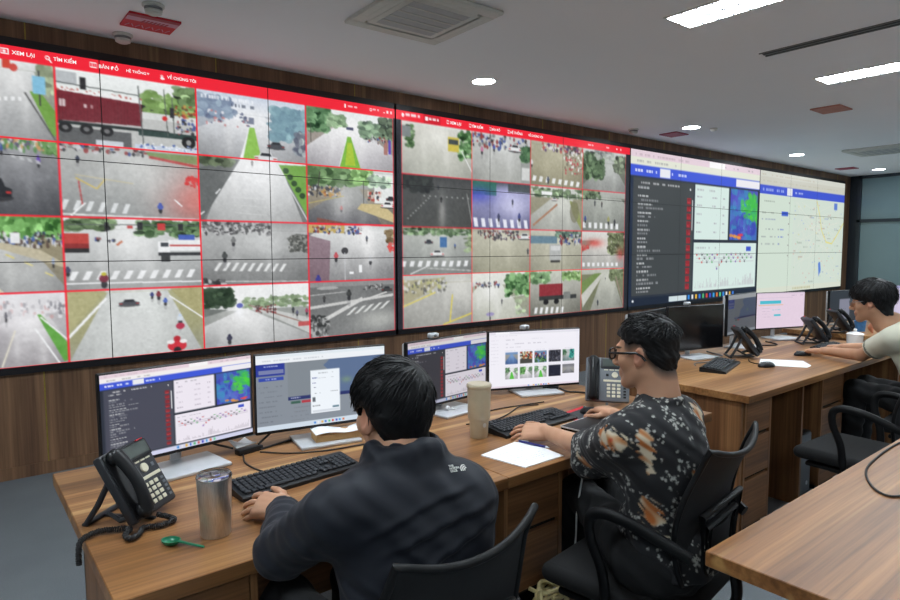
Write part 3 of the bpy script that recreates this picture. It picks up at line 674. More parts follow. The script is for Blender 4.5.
def dashboard(v, warm=0, taskbar=(30, 36, 52), dark=(66, 70, 78)):
    pale = (236, 230, 240) if not warm else (214, 232, 226)
    v.rect(0, 0, 1, 1, (44, 50, 62))
    v.rect(0, 0, 1, .045, (228, 208, 218)); v.rect(0, .045, 1, .095, (240, 236, 236) if not warm else (226, 228, 214))
    v.text(.03, .03, .4, (190, 170, 180), .014, .6); v.text(.04, .072, .3, (160, 160, 160), .014, .6); v.text(.6, .03, .98, (150, 140, 150), .012, .5, .3); v.rect(.55, .006, .68, .045, (246, 244, 244))
    v.rect(0, .095, 1, .165, (62, 88, 214)); v.text(.03, .13, .08, (240, 240, 250), .02); v.text(.1, .13, .17, (230, 234, 250), .018); v.rect(.19, .102, .26, .158, (232, 234, 240)); v.text(.27, .13, .38, (220, 226, 250), .018); v.rect(.78, .1, 1, .16, (236, 234, 240))
    v.rect(.02, .175, .435, .93, dark); v.text(.05, .205, .33, (210, 210, 212), .012, .8); v.text(.05, .235, .12, (190, 192, 196), .014)
    for k in range(12):
        y = .29 + k * .054
        v.text(.05, y, .05 + nrg.uniform(.05, .1), (206, 208, 210), .012, .8, .95); v.text(.05, y + .024, .05 + nrg.uniform(.06, .18), (164, 166, 170), .012, .7, .9)
        v.rect(.386, y - .012, .416, y + .03, (140, 44, 52) if not warm else (150, 36, 46)); v.text(.389, y - .002, .413, (70, 50, 56), .006, .6); v.text(.389, y + .018, .413, (226, 90, 90), .008, .5)
    v.rect(.425, .29, .43, .5, (214, 216, 220)); v.rect(.405, .21, .412, .226, (230, 230, 232))
    v.rect(.445, .175, .72, .56, pale); v.rect(.445, .585, .985, .93, pale); radar(v.view(.735, .175, .985, .56))
    v.text(.46, .21, .6, (150, 146, 156), .012, .5)
    for k in range(5): v.text(.46, .26 + k * .062, .5, (150, 140, 156), .012, .5); v.text(.58, .26 + k * .062, .62, (150, 140, 156), .012, .5); v.text(.67, .26 + k * .062, .69, (150, 140, 156), .012, .5)
    v.text(.46, .62, .62, (150, 146, 156), .012, .4); v.rect(.89, .61, .935, .645, (60, 84, 200))
    pts = [(.47 + .5 * k / 19, .74 - .03 * math.sin(k * .8) - .012 * (k % 3)) for k in range(20)]
    for r in range(3): v.line((.465, .672 + .027 * r), (.965, .672 + .027 * r), .003, (186, 178, 190))
    for i in range(34):
        x = .47 + .49 * (i % 12) / 12 + .02 * (i // 12); y = .672 + .027 * (i // 12) + (.05 if i % 11 == 5 else 0)
        v.ell(x, y, .006, .007, ((200, 60, 60), (60, 60, 66), (60, 160, 80), (110, 60, 160))[i % 4], .85); v.text(x - .01, y - .013, x + .014, (160, 150, 164), .007, .6)
    for k in range(90):
        h = abs(nrg.normal(0, .025)) + (.03 if 35 < k < 50 or k > 70 else 0)
        v.rect(.46 + .51 * k / 90, .91 - h, .46 + .51 * k / 90 + .003, .91, (178, 170, 180), .7)
    v.rect(0, .945, 1, 1, taskbar)

def taskbar_icons(v, y0=.952, y1=.99, x0=.4, n=13):
    cs = ((60, 140, 220), (230, 230, 232), (230, 180, 60), (60, 120, 210), (90, 190, 120), (210, 70, 60), (70, 80, 200), (60, 160, 220), (220, 120, 60), (90, 210, 140))
    for k in range(n):
        v.rect(x0 + k * .028, y0, x0 + k * .028 + .014, y1, cs[k % 10])

def map_dialog(v, dim=1., dialog=True):
    v.rect(0, 0, 1, 1, (134, 142, 152)); v.rect(0, 0, 1, .045, (226, 234, 240)); v.rect(0, .045, 1, .12, (236, 240, 244)); v.text(.05, .085, .5, (170, 176, 184), .014, .5)
    v.rect(.23, .12, 1, .58, (92, 112, 146)); v.poly([(.23, .12), (.55, .12), (.5, .2), (.56, .3), (.42, .42), (.4, .58), (.23, .58)], (128, 136, 144)); v.glow(.68, .42, .05, .05, (130, 160, 120), .6)
    v.rect(0, .12, .21, .28, (42, 58, 150)); v.rect(.02, .2, .2, .25, (120, 128, 170)); v.text(.06, .155, .16, (190, 196, 230), .014); v.rect(.02, .3, .2, .345, (52, 74, 170)); v.text(.07, .322, .15, (190, 196, 230), .014)
    for k in range(8): v.text(.02, .42 + k * .065, .04 + nrg.uniform(.08, .16), (104, 110, 122), .014, .7)
    v.rect(.23, .58, 1, .625, (40, 50, 104)); v.text(.25, .6, .34, (200, 204, 226), .016); v.rect(.25, .64, .32, .675, (60, 96, 84)); v.rect(.33, .64, .4, .675, (176, 56, 70))
    for k in range(4): v.text(.25, .73 + k * .055, .4, (116, 120, 130), .012, .6); v.text(.7, .7 + k * .055, .76, (116, 120, 130), .012, .6)
    v.rect(0, .93, 1, 1, (206, 218, 230)); taskbar_icons(v, .95, .98, .42, 9)
    if dialog:
        q = Cv(0, 0, arr=v.a[:, :int(v.w * .955)]); q = Cv(0, 0, arr=v.a[:, :v.w - int(v.w * .045)])
        q.rect(.42, .26, .655, .84, (238, 244, 250)); q.text(.48, .3, .6, (150, 154, 160), .014, .6); q.text(.43, .36, .47, (80, 90, 150), .014); q.text(.48, .37, .61, (170, 174, 180), .01, .5)
        q.text(.43, .43, .46, (90, 94, 150), .012); q.text(.43, .49, .46, (90, 94, 120), .012); q.text(.43, .57, .5, (130, 134, 140), .012); q.text(.58, .56, .64, (150, 154, 160), .01); q.rect(.43, .62, .455, .68, (96, 104, 112)); q.text(.43, .74, .5, (120, 124, 130), .014); q.rect(.595, .765, .645, .79, (90, 124, 140)); q.rect(.43, .8, .65, .83, (214, 220, 228))
    v.a *= dim

def browser(v):
    v.rect(0, 0, 1, 1, (240, 238, 246)); v.rect(0, 0, 1, .05, (228, 226, 236)); v.rect(.07, .01, .22, .045, (246, 246, 250)); v.text(.04, .075, .3, (190, 188, 200), .01, .4); v.text(.18, .15, .27, (170, 168, 180), .014, .6); v.text(.46, .14, .6, (190, 188, 200), .012, .5); v.text(.18, .22, .62, (170, 166, 180), .012, .6); v.text(.18, .28, .34, (186, 184, 196), .012, .5)
    for k in range(8): v.text(.02, .15 + k * .06, .1, (190, 188, 200), .01, .4)
    kinds = ('blue', 'mix', 'green', 'dark', 'teal', 'av', 'av2', 'av', 'black', 'grey')
    for i, k in enumerate(kinds):
        x = .175 + (i % 5) * .158; y = .37 + (i // 5) * .27
        t = v.view(x, y, x + .135, y + .21)
        v.text(x, y - .025, x + .12, (190, 186, 200), .01, .5)
        if k == 'blue': road(t, (120, 150, 190), (110, 140, 180), (70, 100, 150), .2)
        elif k == 'mix': t.rect(0, 0, 1, 1, (70, 70, 66)); t.crowd(0, 0, 1, .6, 40, .1, ((200, 180, 120), (50, 60, 50), (220, 220, 220), (180, 60, 50)))
        elif k == 'green': t.rect(0, 0, 1, 1, (110, 140, 170)); t.trees(0, .4, 1, 1, (70, 110, 70), 30, .12); t.crowd(0, .2, 1, .6, 20, .1)
        elif k == 'dark': t.rect(0, 0, 1, 1, (44, 46, 56)); t.crowd(0, 0, 1, 1, 40, .08, ((70, 72, 84), (30, 30, 38), (110, 110, 120)))
        elif k == 'teal': road(t, (180, 190, 190), (170, 176, 176), (110, 130, 130), .3); t.trees(.6, 0, 1, .8, (60, 150, 140), 30, .12); t.trees(0, 0, .3, .5, (70, 110, 80), 16, .1)
        elif k == 'black': t.rect(0, 0, 1, 1, (34, 38, 54)); t.noise(4, 5)
        elif k == 'grey': road(t, (110, 112, 118), (140, 140, 144), (90, 92, 96), .3); t.rect(0, .8, 1, 1, (240, 238, 246))
        else:
            road(t, (220, 224, 222), (226, 226, 228), (180, 180, 184), .3, .5, -.2, 1.2, (150, 160, 150)); t.trees(0, 0, .3, .4, (90, 130, 90), 20, .1); t.trees(.75, .1, 1, .4, (110, 140, 110), 16, .1)
            if k == 'av': t.poly([(.46, .4), (.56, .4), (.72, 1), (.34, 1)], (90, 190, 70))
            else: t.trees(0, 0, .4, .6, (80, 130, 70), 30, .12)
    v.rect(0, .965, 1, 1, (226, 214, 226)); taskbar_icons(v, .972, .992, .42, 9)

def sheet_page(v):
    v.rect(0, 0, 1, 1, (226, 206, 222)); v.rect(0, 0, 1, .04, (214, 196, 214)); v.text(.72, .09, .82, (150, 130, 160), .016); v.text(.88, .09, .96, (150, 130, 160), .016); v.line((.05, .15), (.75, .15), .004, (196, 180, 200))
    v.rect(.07, .22, .5, .31, (70, 186, 206)); v.rect(.04, .34, .55, .355, (222, 170, 110))
    for k in range(4): v.text(.12, .44 + k * .08, .28, (170, 150, 176), .014, .5)
    v.text(.33, .49, .5, (120, 190, 206), .02); v.rect(.36, .61, .5, .67, (80, 190, 206)); v.line((.28, .4), (.28, .7), .004, (190, 170, 196))
    v.noise(1.1, 6)

def citymap(v):
    v.rect(0, 0, 1, 1, (208, 222, 208)); v.rect(0, 0, 1, .045, (210, 212, 202)); v.rect(0, .045, 1, .115, (202, 202, 190)); v.text(.02, .03, .6, (190, 180, 160), .012, .5); v.text(.03, .08, .9, (180, 176, 150), .012, .35)
    v.rect(0, .115, 1, .185, (62, 84, 206)); v.text(.03, .15, .25, (170, 186, 240), .022, .8); v.rect(.28, .118, .34, .178, (226, 228, 236)); v.text(.36, .15, .46, (190, 200, 240), .016)
    m = v.view(.36, .185, 1, .95); m.rect(0, 0, 1, 1, (208, 220, 208))
    for _ in range(46): m.line((nrg.uniform(0, 1), nrg.uniform(0, 1)), (nrg.uniform(0, 1), nrg.uniform(0, 1)), .004, (226, 226, 214), .8)
    pts = [(.42, .0), (.5, .2), (.54, .36), (.64, .5), (.76, .52), (.86, .42), (1, .26)]
    for a, b in zip(pts, pts[1:]): m.line(a, b, .016, (226, 214, 110), .9)
    for _ in range(80): m.ell(nrg.uniform(0, 1), nrg.uniform(0, 1), .012, .008, ((220, 206, 110), (214, 140, 130), (130, 160, 220), (150, 190, 150))[int(nrg.integers(4))], .38)
    for _ in range(26): x = nrg.uniform(0, .9); m.text(x, nrg.uniform(0, 1), x + .08, ((170, 130, 120), (120, 140, 190), (130, 140, 130))[int(nrg.integers(3))], .014, .5)
    m.poly([(.5, .76), (.54, .74), (.56, .84), (.52, .92)], (90, 130, 210)); m.rect(.78, .02, .85, .1, (96, 128, 206))
    v.text(.03, .24, .2, (150, 160, 150), .012, .6); v.rect(.23, .315, .3, .355, (62, 92, 200)); v.text(.03, .335, .2, (140, 146, 140), .018, .6, .5); v.text(.03, .39, .17, (140, 150, 180), .012, .6)
    for y in (.47, .53, .59): v.text(.03, y, .22, (140, 146, 150), .012, .6); v.text(.2, y, .26, (80, 100, 200), .012, .6)
    for y in range(6): v.ell(.31, .24 + y * .09, .006, .006, (150, 140, 140))
    v.rect(0, .95, 1, 1, (214, 220, 204)); v.text(.38, .975, .6, (180, 170, 120), .02, .5)

def picture_grid(name, pic, x0, x1, z0, z1, y, parent, mat, label=None):
    """flat lit panel (facing -y) whose mesh carries the picture"""
    h, w = pic.shape[:2]
    X = np.linspace(x0, x1, w); Z = np.linspace(z1, z0, h)
    co = np.empty((h, w, 3), np.float32)
    co[..., 0] = X[None]; co[..., 1] = y; co[..., 2] = Z[:, None]
    idx = np.arange(h * w).reshape(h, w)
    q = np.stack([idx[:-1, :-1], idx[1:, :-1], idx[1:, 1:], idx[:-1, 1:]], -1).reshape(-1, 4)
    me = mesh_np(name, co.reshape(-1, 3), q)
    put_colour(me, lin(pic.reshape(-1, 3)))
    return link_mesh(name, me, mat, parent, False, label)

def mesh_np(name, co, quads):
    me = bpy.data.meshes.new(name)
    me.vertices.add(len(co)); me.vertices.foreach_set('co', np.ascontiguousarray(co, np.float32).ravel())
    n = len(quads)
    me.loops.add(n * 4); me.loops.foreach_set('vertex_index', np.ascontiguousarray(quads, np.int32).ravel())
    me.polygons.add(n)
    me.polygons.foreach_set('loop_start', np.arange(0, n * 4, 4, dtype=np.int32))
    me.polygons.foreach_set('loop_total', np.full(n, 4, np.int32))
    me.update(calc_edges=True)
    me.validate()
    return me

def put_colour(me, rgb3):
    a = me.color_attributes.new('picture', 'FLOAT_COLOR', 'POINT')
    c = np.ones((len(me.vertices), 4), np.float32)
    c[:, :3] = rgb3
    a.data.foreach_set('color', c.ravel())
# ------------------------------------------------------------------ smooth bodies: distance fields turned into one closed surface
def V3(*a): return np.array(a, np.float32)
class Grid:
    def __init__(s, lo, hi, h):
        s.lo = np.array(lo, np.float32); s.h = h
        s.n = np.ceil((np.array(hi, np.float32) - s.lo) / h).astype(int) + 1
        s.f = np.full(s.n, 1., np.float32)
        s.ax = [s.lo[i] + h * np.arange(s.n[i], dtype=np.float32) for i in range(3)]
    def X(s): return s.ax[0][:, None, None]
    def Y(s): return s.ax[1][None, :, None]
    def Z(s): return s.ax[2][None, None, :]
    def add(s, prim, k=.01, op='u'):
        lo, hi, fn = prim
        m = k + 3 * s.h
        a = np.clip(np.floor((lo - m - s.lo) / s.h).astype(int), 0, s.n)
        b = np.clip(np.ceil((hi + m - s.lo) / s.h).astype(int) + 1, 0, s.n)
        if (b <= a).any(): return s
        sl = tuple(slice(i, j) for i, j in zip(a, b))
        d = fn(s.ax[0][sl[0]][:, None, None], s.ax[1][sl[1]][None, :, None], s.ax[2][sl[2]][None, None, :])
        f = s.f[sl]
        if op == 'u':
            t = np.clip(.5 + .5 * (f - d) / k, 0, 1)
            s.f[sl] = f * (1 - t) + d * t - k * t * (1 - t)
        elif op == 's':
            t = np.clip(.5 - .5 * (f + d) / k, 0, 1)
            s.f[sl] = f * (1 - t) - d * t + k * t * (1 - t)
        return s
    def extract(s):
        f = s.f.copy()
        for ax in range(3):                      # close the surface at the border of the grid
            sl = [slice(None)] * 3
            sl[ax] = 0; f[tuple(sl)] = np.abs(f[tuple(sl)]) + 1e-4
            sl[ax] = -1; f[tuple(sl)] = np.abs(f[tuple(sl)]) + 1e-4
        ins = f < 0
        n = np.array(f.shape)
        c = [slice(0, -1), slice(1, None)]
        cnt = np.zeros(n - 1, np.int8)
        for i in (0, 1):
            for j in (0, 1):
                for k in (0, 1):
                    cnt += ins[c[i], c[j], c[k]]
        act = (cnt > 0) & (cnt < 8)
        I, J, K = np.nonzero(act)
        idx = np.full(n - 1, -1, np.int32)
        idx[I, J, K] = np.arange(len(I), dtype=np.int32)
        cor = np.array([(i, j, k) for i in (0, 1) for j in (0, 1) for k in (0, 1)])
        val = np.stack([f[I + a, J + b, K + d] for a, b, d in cor], 1)
        acc = np.zeros((len(I), 3), np.float32); num = np.zeros(len(I), np.float32)
        for a in range(8):
            for b in range(a + 1, 8):
                df = np.abs(cor[a] - cor[b])
                if df.sum() != 1: continue
                va, vb = val[:, a], val[:, b]
                m = (va < 0) != (vb < 0)
                t = np.where(m, va / np.where(m, va - vb, 1), 0)
                acc += np.where(m[:, None], cor[a] + t[:, None] * (cor[b] - cor[a]), 0); num += m
        co = (np.stack([I, J, K], 1) + acc / np.maximum(num, 1)[:, None]) * s.h + s.lo
        quads = []
        for ax in range(3):
            u, v = (ax + 1) % 3, (ax + 2) % 3
            A = [slice(None)] * 3; B = [slice(None)] * 3
            A[ax] = slice(0, -1); B[ax] = slice(1, None)
            fa, fb = ins[tuple(A)], ins[tuple(B)]
            ch = fa != fb
            P = np.stack(np.nonzero(ch), 1)
            P = P[(P[:, u] > 0) & (P[:, v] > 0) & (P[:, u] < n[u] - 1) & (P[:, v] < n[v] - 1)]
            e = np.eye(3, dtype=int)
            q = [idx[tuple((P - o).T)] for o in (e[u] * 0, e[u], e[u] + e[v], e[v])]
            q = np.stack(q, 1)
            flip = ~fa[tuple(P.T)]
            q[flip] = q[flip][:, ::-1]
            quads.append(q)
        return co.astype(np.float32), np.concatenate(quads)
    def mesh(s, name, mat, parent=None, smooth=2, colour=None, origin=(0, 0, 0), label=None, post=None):
        co, q = s.extract()
        e = np.concatenate([q[:, [0, 1]], q[:, [1, 2]], q[:, [2, 3]], q[:, [3, 0]]])
        deg = np.bincount(e[:, 0], minlength=len(co)).astype(np.float32)[:, None]
        for it in range(smooth * 2):
            a = np.stack([np.bincount(e[:, 0], co[e[:, 1], i], minlength=len(co)) for i in range(3)], 1) / np.maximum(deg, 1)
            co = co + (.5 if it % 2 == 0 else -.5) * (a - co)
        if post is not None:
            co = post(co)
        me = mesh_np(name, co - np.array(origin, np.float32), q)
        if colour is not None and len(me.vertices) == len(co):
            nr = np.empty(len(co) * 3, np.float32); me.vertices.foreach_get('normal', nr)
            put_colour(me, lin(colour(co, nr.reshape(-1, 3))))
        return link_mesh(name, me, mat, parent, True, label)

def ell(c, r, rot=None):
    c = np.array(c, np.float32); r = np.array(r, np.float32)
    R = np.eye(3, dtype=np.float32) if rot is None else np.array(rot, np.float32)
    ext = np.sqrt((R ** 2) @ (r ** 2))
    def fn(X, Y, Z):
        x, y, z = X - c[0], Y - c[1], Z - c[2]
        if rot is None:
            q = (x, y, z)
        else:
            q = tuple(R[0, i] * x + R[1, i] * y + R[2, i] * z for i in range(3))
        k0 = np.sqrt((q[0] / r[0]) ** 2 + (q[1] / r[1]) ** 2 + (q[2] / r[2]) ** 2)
        k1 = np.sqrt((q[0] / r[0] ** 2) ** 2 + (q[1] / r[1] ** 2) ** 2 + (q[2] / r[2] ** 2) ** 2)
        return k0 * (k0 - 1) / np.maximum(k1, 1e-6)
    return c - ext, c + ext, fn
def rcone(a, b, r1, r2=None):
    a = np.array(a, np.float32); b = np.array(b, np.float32)
    r2 = r1 if r2 is None else r2
    ab = b - a; L2 = max(float(ab @ ab), 1e-9)
    R = max(r1, r2)
    def fn(X, Y, Z):
        x, y, z = X - a[0], Y - a[1], Z - a[2]
        t = np.clip((x * ab[0] + y * ab[1] + z * ab[2]) / L2, 0, 1)
        return np.sqrt((x - t * ab[0]) ** 2 + (y - t * ab[1]) ** 2 + (z - t * ab[2]) ** 2) - (r1 + (r2 - r1) * t)
    return np.minimum(a, b) - R, np.maximum(a, b) + R, fn
def rbox(c, half, r, rot=None):
    c = np.array(c, np.float32); h = np.array(half, np.float32)
    R = np.eye(3, dtype=np.float32) if rot is None else np.array(rot, np.float32)
    ext = np.abs(R) @ h + r
    def fn(X, Y, Z):
        x, y, z = X - c[0], Y - c[1], Z - c[2]
        q = [np.abs(R[0, i] * x + R[1, i] * y + R[2, i] * z) - h[i] for i in range(3)]
        out = np.sqrt(sum(np.maximum(v, 0) ** 2 for v in q))
        return out + np.minimum(np.maximum(np.maximum(q[0], q[1]), q[2]), 0) - r
    return c - ext, c + ext, fn

class Rig:
    """a local frame (x right, y forward, z up) placed in the room"""
    def __init__(s, o, fwd, pitch=0., roll=0., scale=1.):
        f = np.array(fwd, float); f[2] = 0; f /= np.linalg.norm(f)
        r = np.array([f[1], -f[0], 0]); u = np.array([0, 0, 1.])
        cp, sp = math.cos(pitch), math.sin(pitch)       # pitch > 0 looks down
        f2 = f * cp - u * sp; u2 = u * cp + f * sp
        cr, sr = math.cos(roll), math.sin(roll)
        r2 = r * cr + u2 * sr; u3 = u2 * cr - r * sr
        s.R = np.stack([r2, f2, u3], 1).astype(np.float32); s.o = np.array(o, np.float32); s.k = scale
    def p(s, *a): return s.o + s.R @ (np.array(a, np.float32) * s.k)
    def e(s, c, r, rx=0., ry=0., rz=0.):
        q = np.array(Euler((rx, ry, rz)).to_matrix())
        return ell(s.p(*c), np.array(r) * s.k, s.R @ q)
    def c(s, a, b, r1, r2=None): return rcone(s.p(*a), s.p(*b), r1 * s.k, None if r2 is None else r2 * s.k)
    def local(s, co): return ((co - s.o) @ s.R) / s.k

def add_head(G, h):
    G.add(h.e((0, -.012, .035), (.074, .096, .084)), .01)
    G.add(h.e((0, .028, -.025), (.060, .066, .082)), .03)
    for sx in (-1, 1):
        G.add(h.c((sx * .05, -.0, -.05), (sx * .016, .066, -.098), .02, .017), .025)
        G.add(h.e((sx * .043, .058, -.022), (.02, .022, .022)), .02)
    G.add(h.e((0, .074, -.1), (.02, .018, .018)), .02)
    G.add(h.c((-.034, .081, .024), (.034, .081, .024), .011), .014)
    for sx in (-1, 1):
        G.add(h.e((sx * .031, .099, .004), (.02, .014, .012)), .01, 's')
        G.add(h.e((sx * .031, .078, .003), (.0145, .0125, .0105)), .004)
        G.add(h.c((sx * .017, .092, .011), (sx * .046, .082, .009), .0035), .004)      # upper lid
    G.add(h.c((0, .088, .016), (0, .112, -.03), .0085, .0125), .012)
    for sx in (-1, 1):
        G.add(h.e((sx * .013, .1, -.036), (.009, .011, .008)), .007)
    G.add(h.c((-.018, .086, -.060), (.018, .086, -.060), .0085), .01)
    G.add(h.c((-.006, .093, -.0595), (.006, .093, -.0595), .006), .006)
    G.add(h.c((-.015, .087, -.0735), (.015, .087, -.0735), .0075), .008)
    G.add(h.c((-.024, .098, -.067), (.024, .098, -.067), .0022), .003, 's')
    for sx in (-1, 1):                                   # ears
        G.add(h.e((sx * .078, -.008, -.004), (.009, .02, .033), rx=.2, rz=-sx * .45), .008)
        G.add(h.e((sx * .087, -.003, .002), (.007, .011, .02), rx=.2, rz=-sx * .45), .005, 's')
        G.add(h.e((sx * .075, .004, -.03), (.006, .008, .009)), .005)
    G.add(h.c((0, -.03, -.05), (0, -.045, -.14), .052, .056), .03)

def face_paint(col, co, h, tone, zline=None):
    L = h.local(co)
    x, y, z = L[:, 0], L[:, 1], L[:, 2]
    def blend(m, c, a=1.):
        m = (np.clip(m, 0, 1) * a)[:, None]
        col[:] = col * (1 - m) + np.array(c, np.float32) * m
    front = np.clip((y - .05) / .02, 0, 1)
    if zline is not None:                                # close-cropped hair fading out below the longer hair
        zl = np.interp(y, [p[0] for p in zline], [p[1] for p in zline])
        blend((z - (zl - .035)) / .035 * (y < .05) * (np.abs(x) < .0775), (46, 40, 38), .85)
    blend(np.clip(1.6 - (((x) / .022) ** 2 + ((z + .067) / .011) ** 2), 0, 1) * front * (np.abs(z + .067) > .0015), (168, 98, 92), .75)
    for sx in (-1, 1):
        e = ((x - sx * .031) / .0125) ** 2 + ((z - .003) / .0055) ** 2
        blend((1.15 - e) * 6 * front, (225, 220, 214)); blend((.16 - ((x - sx * .031) ** 2 + (z - .003) ** 2) / .0125 ** 2) * 14 * front, (34, 22, 18))
        b = ((x - sx * .032) / .02) ** 2 + ((z - .027 + 6 * (x - sx * .032) ** 2) / .0045) ** 2
        blend((1.2 - b) * 3 * front, (38, 30, 28), .85)
        blend(np.clip(1.4 - (((x - sx * .08) / .02) ** 2 + ((y + .005) / .025) ** 2 + ((z + .005) / .036) ** 2), 0, 1), (196, 128, 108), .45)
    return col

def add_hand(G, W, fwd, up, ts, curl=(.25, .35, .3), spread=.05, thumb=(.55, .8, -.25), s=1.):
    W = np.array(W, float); f = np.array(fwd, float); f /= np.linalg.norm(f)
    u = np.array(up, float); u -= f * (u @ f); u /= np.linalg.norm(u)
    sd = np.cross(f, u) * ts                              # towards the thumb
    R = np.stack([sd, f, u], 1)
    G.add(rbox(W + f * .045 * s, (.027 * s, .036 * s, .004 * s), .0115 * s, R), .012)
    tips = []
    for i, (o, L, r) in enumerate(((.033, .072, .0080), (.0115, .08, .0082), (-.0115, .074, .0078), (-.033, .058, .0069))):
        K = W + f * (.083 - .004 * abs(i - 1)) * s + sd * o * s + u * .002
        G.add(rcone(W + f * .03 * s + sd * o * .6 * s, K, .013 * s, .0105 * s), .008)
        d = f * math.cos(spread * (1.2 - i)) + sd * math.sin(spread * (1.2 - i))
        a = 0
        p = K
        for q, (fr, cu) in enumerate(zip((.45, .31, .24), curl)):
            a += cu
            p2 = p + (d * math.cos(a) - u * math.sin(a)) * L * fr * s
            G.add(rcone(p, p2, (r - .0006 * q) * s, (r - .0006 * (q + 1)) * s), .0015)
            p = p2
        tips.append(p)
    t0 = W + f * .02 * s + sd * .022 * s - u * .004
    d1 = f * thumb[0] + sd * thumb[1] + u * thumb[2]; d1 /= np.linalg.norm(d1)
    t1 = t0 + d1 * .042 * s
    d2 = d1 * .6 + f * .6; d2 /= np.linalg.norm(d2)
    t2 = t1 + d2 * .03 * s
    t3 = t2 + (d2 * .9 + f * .2 - u * .1) * .024 * s
    G.add(rcone(t0, t1, .0145 * s, .0115 * s), .01); G.add(rcone(t1, t2, .0105 * s, .0095 * s), .003); G.add(rcone(t2, t3, .0095 * s, .0075 * s), .003)
    return tips

def add_foot(G, A, fwd, s=1., r=0.):
    A = np.array(A, float); f = np.array(fwd, float); f[2] = 0; f /= np.linalg.norm(f)
    G.add(rcone(A + [0, 0, -.035], A + f * .02 + [0, 0, -.055], .036 + r, .032 + r), .02)
    G.add(rcone(A - f * .03 + [0, 0, -.06], A + f * .12 + [0, 0, -.066], .032 + r, .028 + r), .02)
    G.add(rcone(A + f * .1 + [0, 0, -.068], A + f * .165 + [0, 0, -.072], .028 + r, .02 + r), .02)

def add_limbs(G, J, k=1., arms=True, legs=True):
    if arms:
        for s in 'LR':
            G.add(rcone(J['sh' + s], J['el' + s], .047 * k, .038 * k), .02)
            G.add(rcone(J['el' + s], J['wr' + s], .039 * k, .0255 * k), .012)
    if legs:
        for s in 'LR':
            G.add(rcone(J['hip' + s], J['kn' + s], .078 * k, .052 * k), .03)
            G.add(rcone(J['kn' + s], J['an' + s], .052 * k, .034 * k), .015)

def torso_prims(J, rx, ry, grow=0.):
    """stacked ovals from pelvis to chest along the spine"""
    out = []
    shx = (J['shR'] - J['shL']); shx = shx / np.linalg.norm(shx)
    up = (J['neck'] - J['pelvis']); up = up / np.linalg.norm(up)
    f = np.cross(up, shx); f /= np.linalg.norm(f)
    R = np.stack([shx, f, up], 1)
    out.append((ell(J['pelvis'], (rx * .98 + grow, ry * 1.06 + grow, .12 + grow), R), .04))
    out.append((ell(J['belly'], (rx * .92 + grow, ry * 1.0 + grow, .16 + grow), R), .06))
    out.append((ell(J['chest'], (rx * 1.08 + grow, ry * 1.08 + grow, .155 + grow), R), .06))
    out.append((rcone(J['shL'] * .8 + J['shR'] * .2, J['shR'] * .8 + J['shL'] * .2, .062 + grow, .062 + grow), .05))
    out.append((rcone(J['neck'] - up * .02, J['neck'] + up * .03, .06 + grow * .4, .05), .05))
    return out, R

def wobble(co, amp, f1, seed=0., axis=None):
    x, y, z = co[..., 0], co[..., 1], co[..., 2]
    return amp * (np.sin(f1 * (x * 1.0 + z * .9) + seed + 2.2 * np.sin(f1 * .37 * (y - z) + seed * 2)) * .6 + np.sin(f1 * 1.7 * (y * .8 - z * .7 + x * .4) + seed * 3 + 1.5 * np.sin(f1 * .5 * x)) * .4)

def hair_cap(h, name, parent, zline, thick, res=.0035, origin=(0, 0, 0), noise_amp=.003, label=None, seed=0.):
    lo = np.min([h.p(a, b, c) for a in (-.13, .13) for b in (-.15, .14) for c in (-.13, .16)], 0)
    hi = np.max([h.p(a, b, c) for a in (-.13, .13) for b in (-.15, .14) for c in (-.13, .16)], 0)
    G = Grid(lo, hi, res)
    P = np.stack(np.broadcast_arrays(G.X(), G.Y(), G.Z()), -1).reshape(-1, 3)
    L = h.local(P)
    x, y, z = L[:, 0], L[:, 1], L[:, 2]
    def e(c, r):
        q = (L - np.array(c, np.float32)) / np.array(r, np.float32)
        k0 = np.linalg.norm(q, axis=1); k1 = np.linalg.norm(q / np.array(r, np.float32), axis=1)
        return k0 * (k0 - 1) / np.maximum(k1, 1e-6)
    d = e((0, -.012, .035), (.074, .096, .084))
    d2 = np.maximum(np.sqrt(x ** 2 + (y + .038) ** 2) - .056, z + .02)          # nape
    t = np.clip(.5 + .5 * (d2 - d) / .04, 0, 1)
    d = d2 * (1 - t) + d * t - .04 * t * (1 - t)
    zl = np.interp(y, [p[0] for p in zline], [p[1] for p in zline]).astype(np.float32)
    th = thick(x, y, z) if callable(thick) else thick
    n = wobble(L * np.array([1, 1, .4], np.float32), noise_amp, 150., seed) + wobble(L, noise_amp * .6, 320., seed + 1)
    f = np.maximum(d - th - n, (zl - z) + wobble(L, .004, 260., 2 + seed))
    f = np.maximum(f, -(z + .13))
    G.f = (f * h.k).reshape(G.n).astype(np.float32)
    return G.mesh(name, M['hair'], parent, 1, None, origin, label)

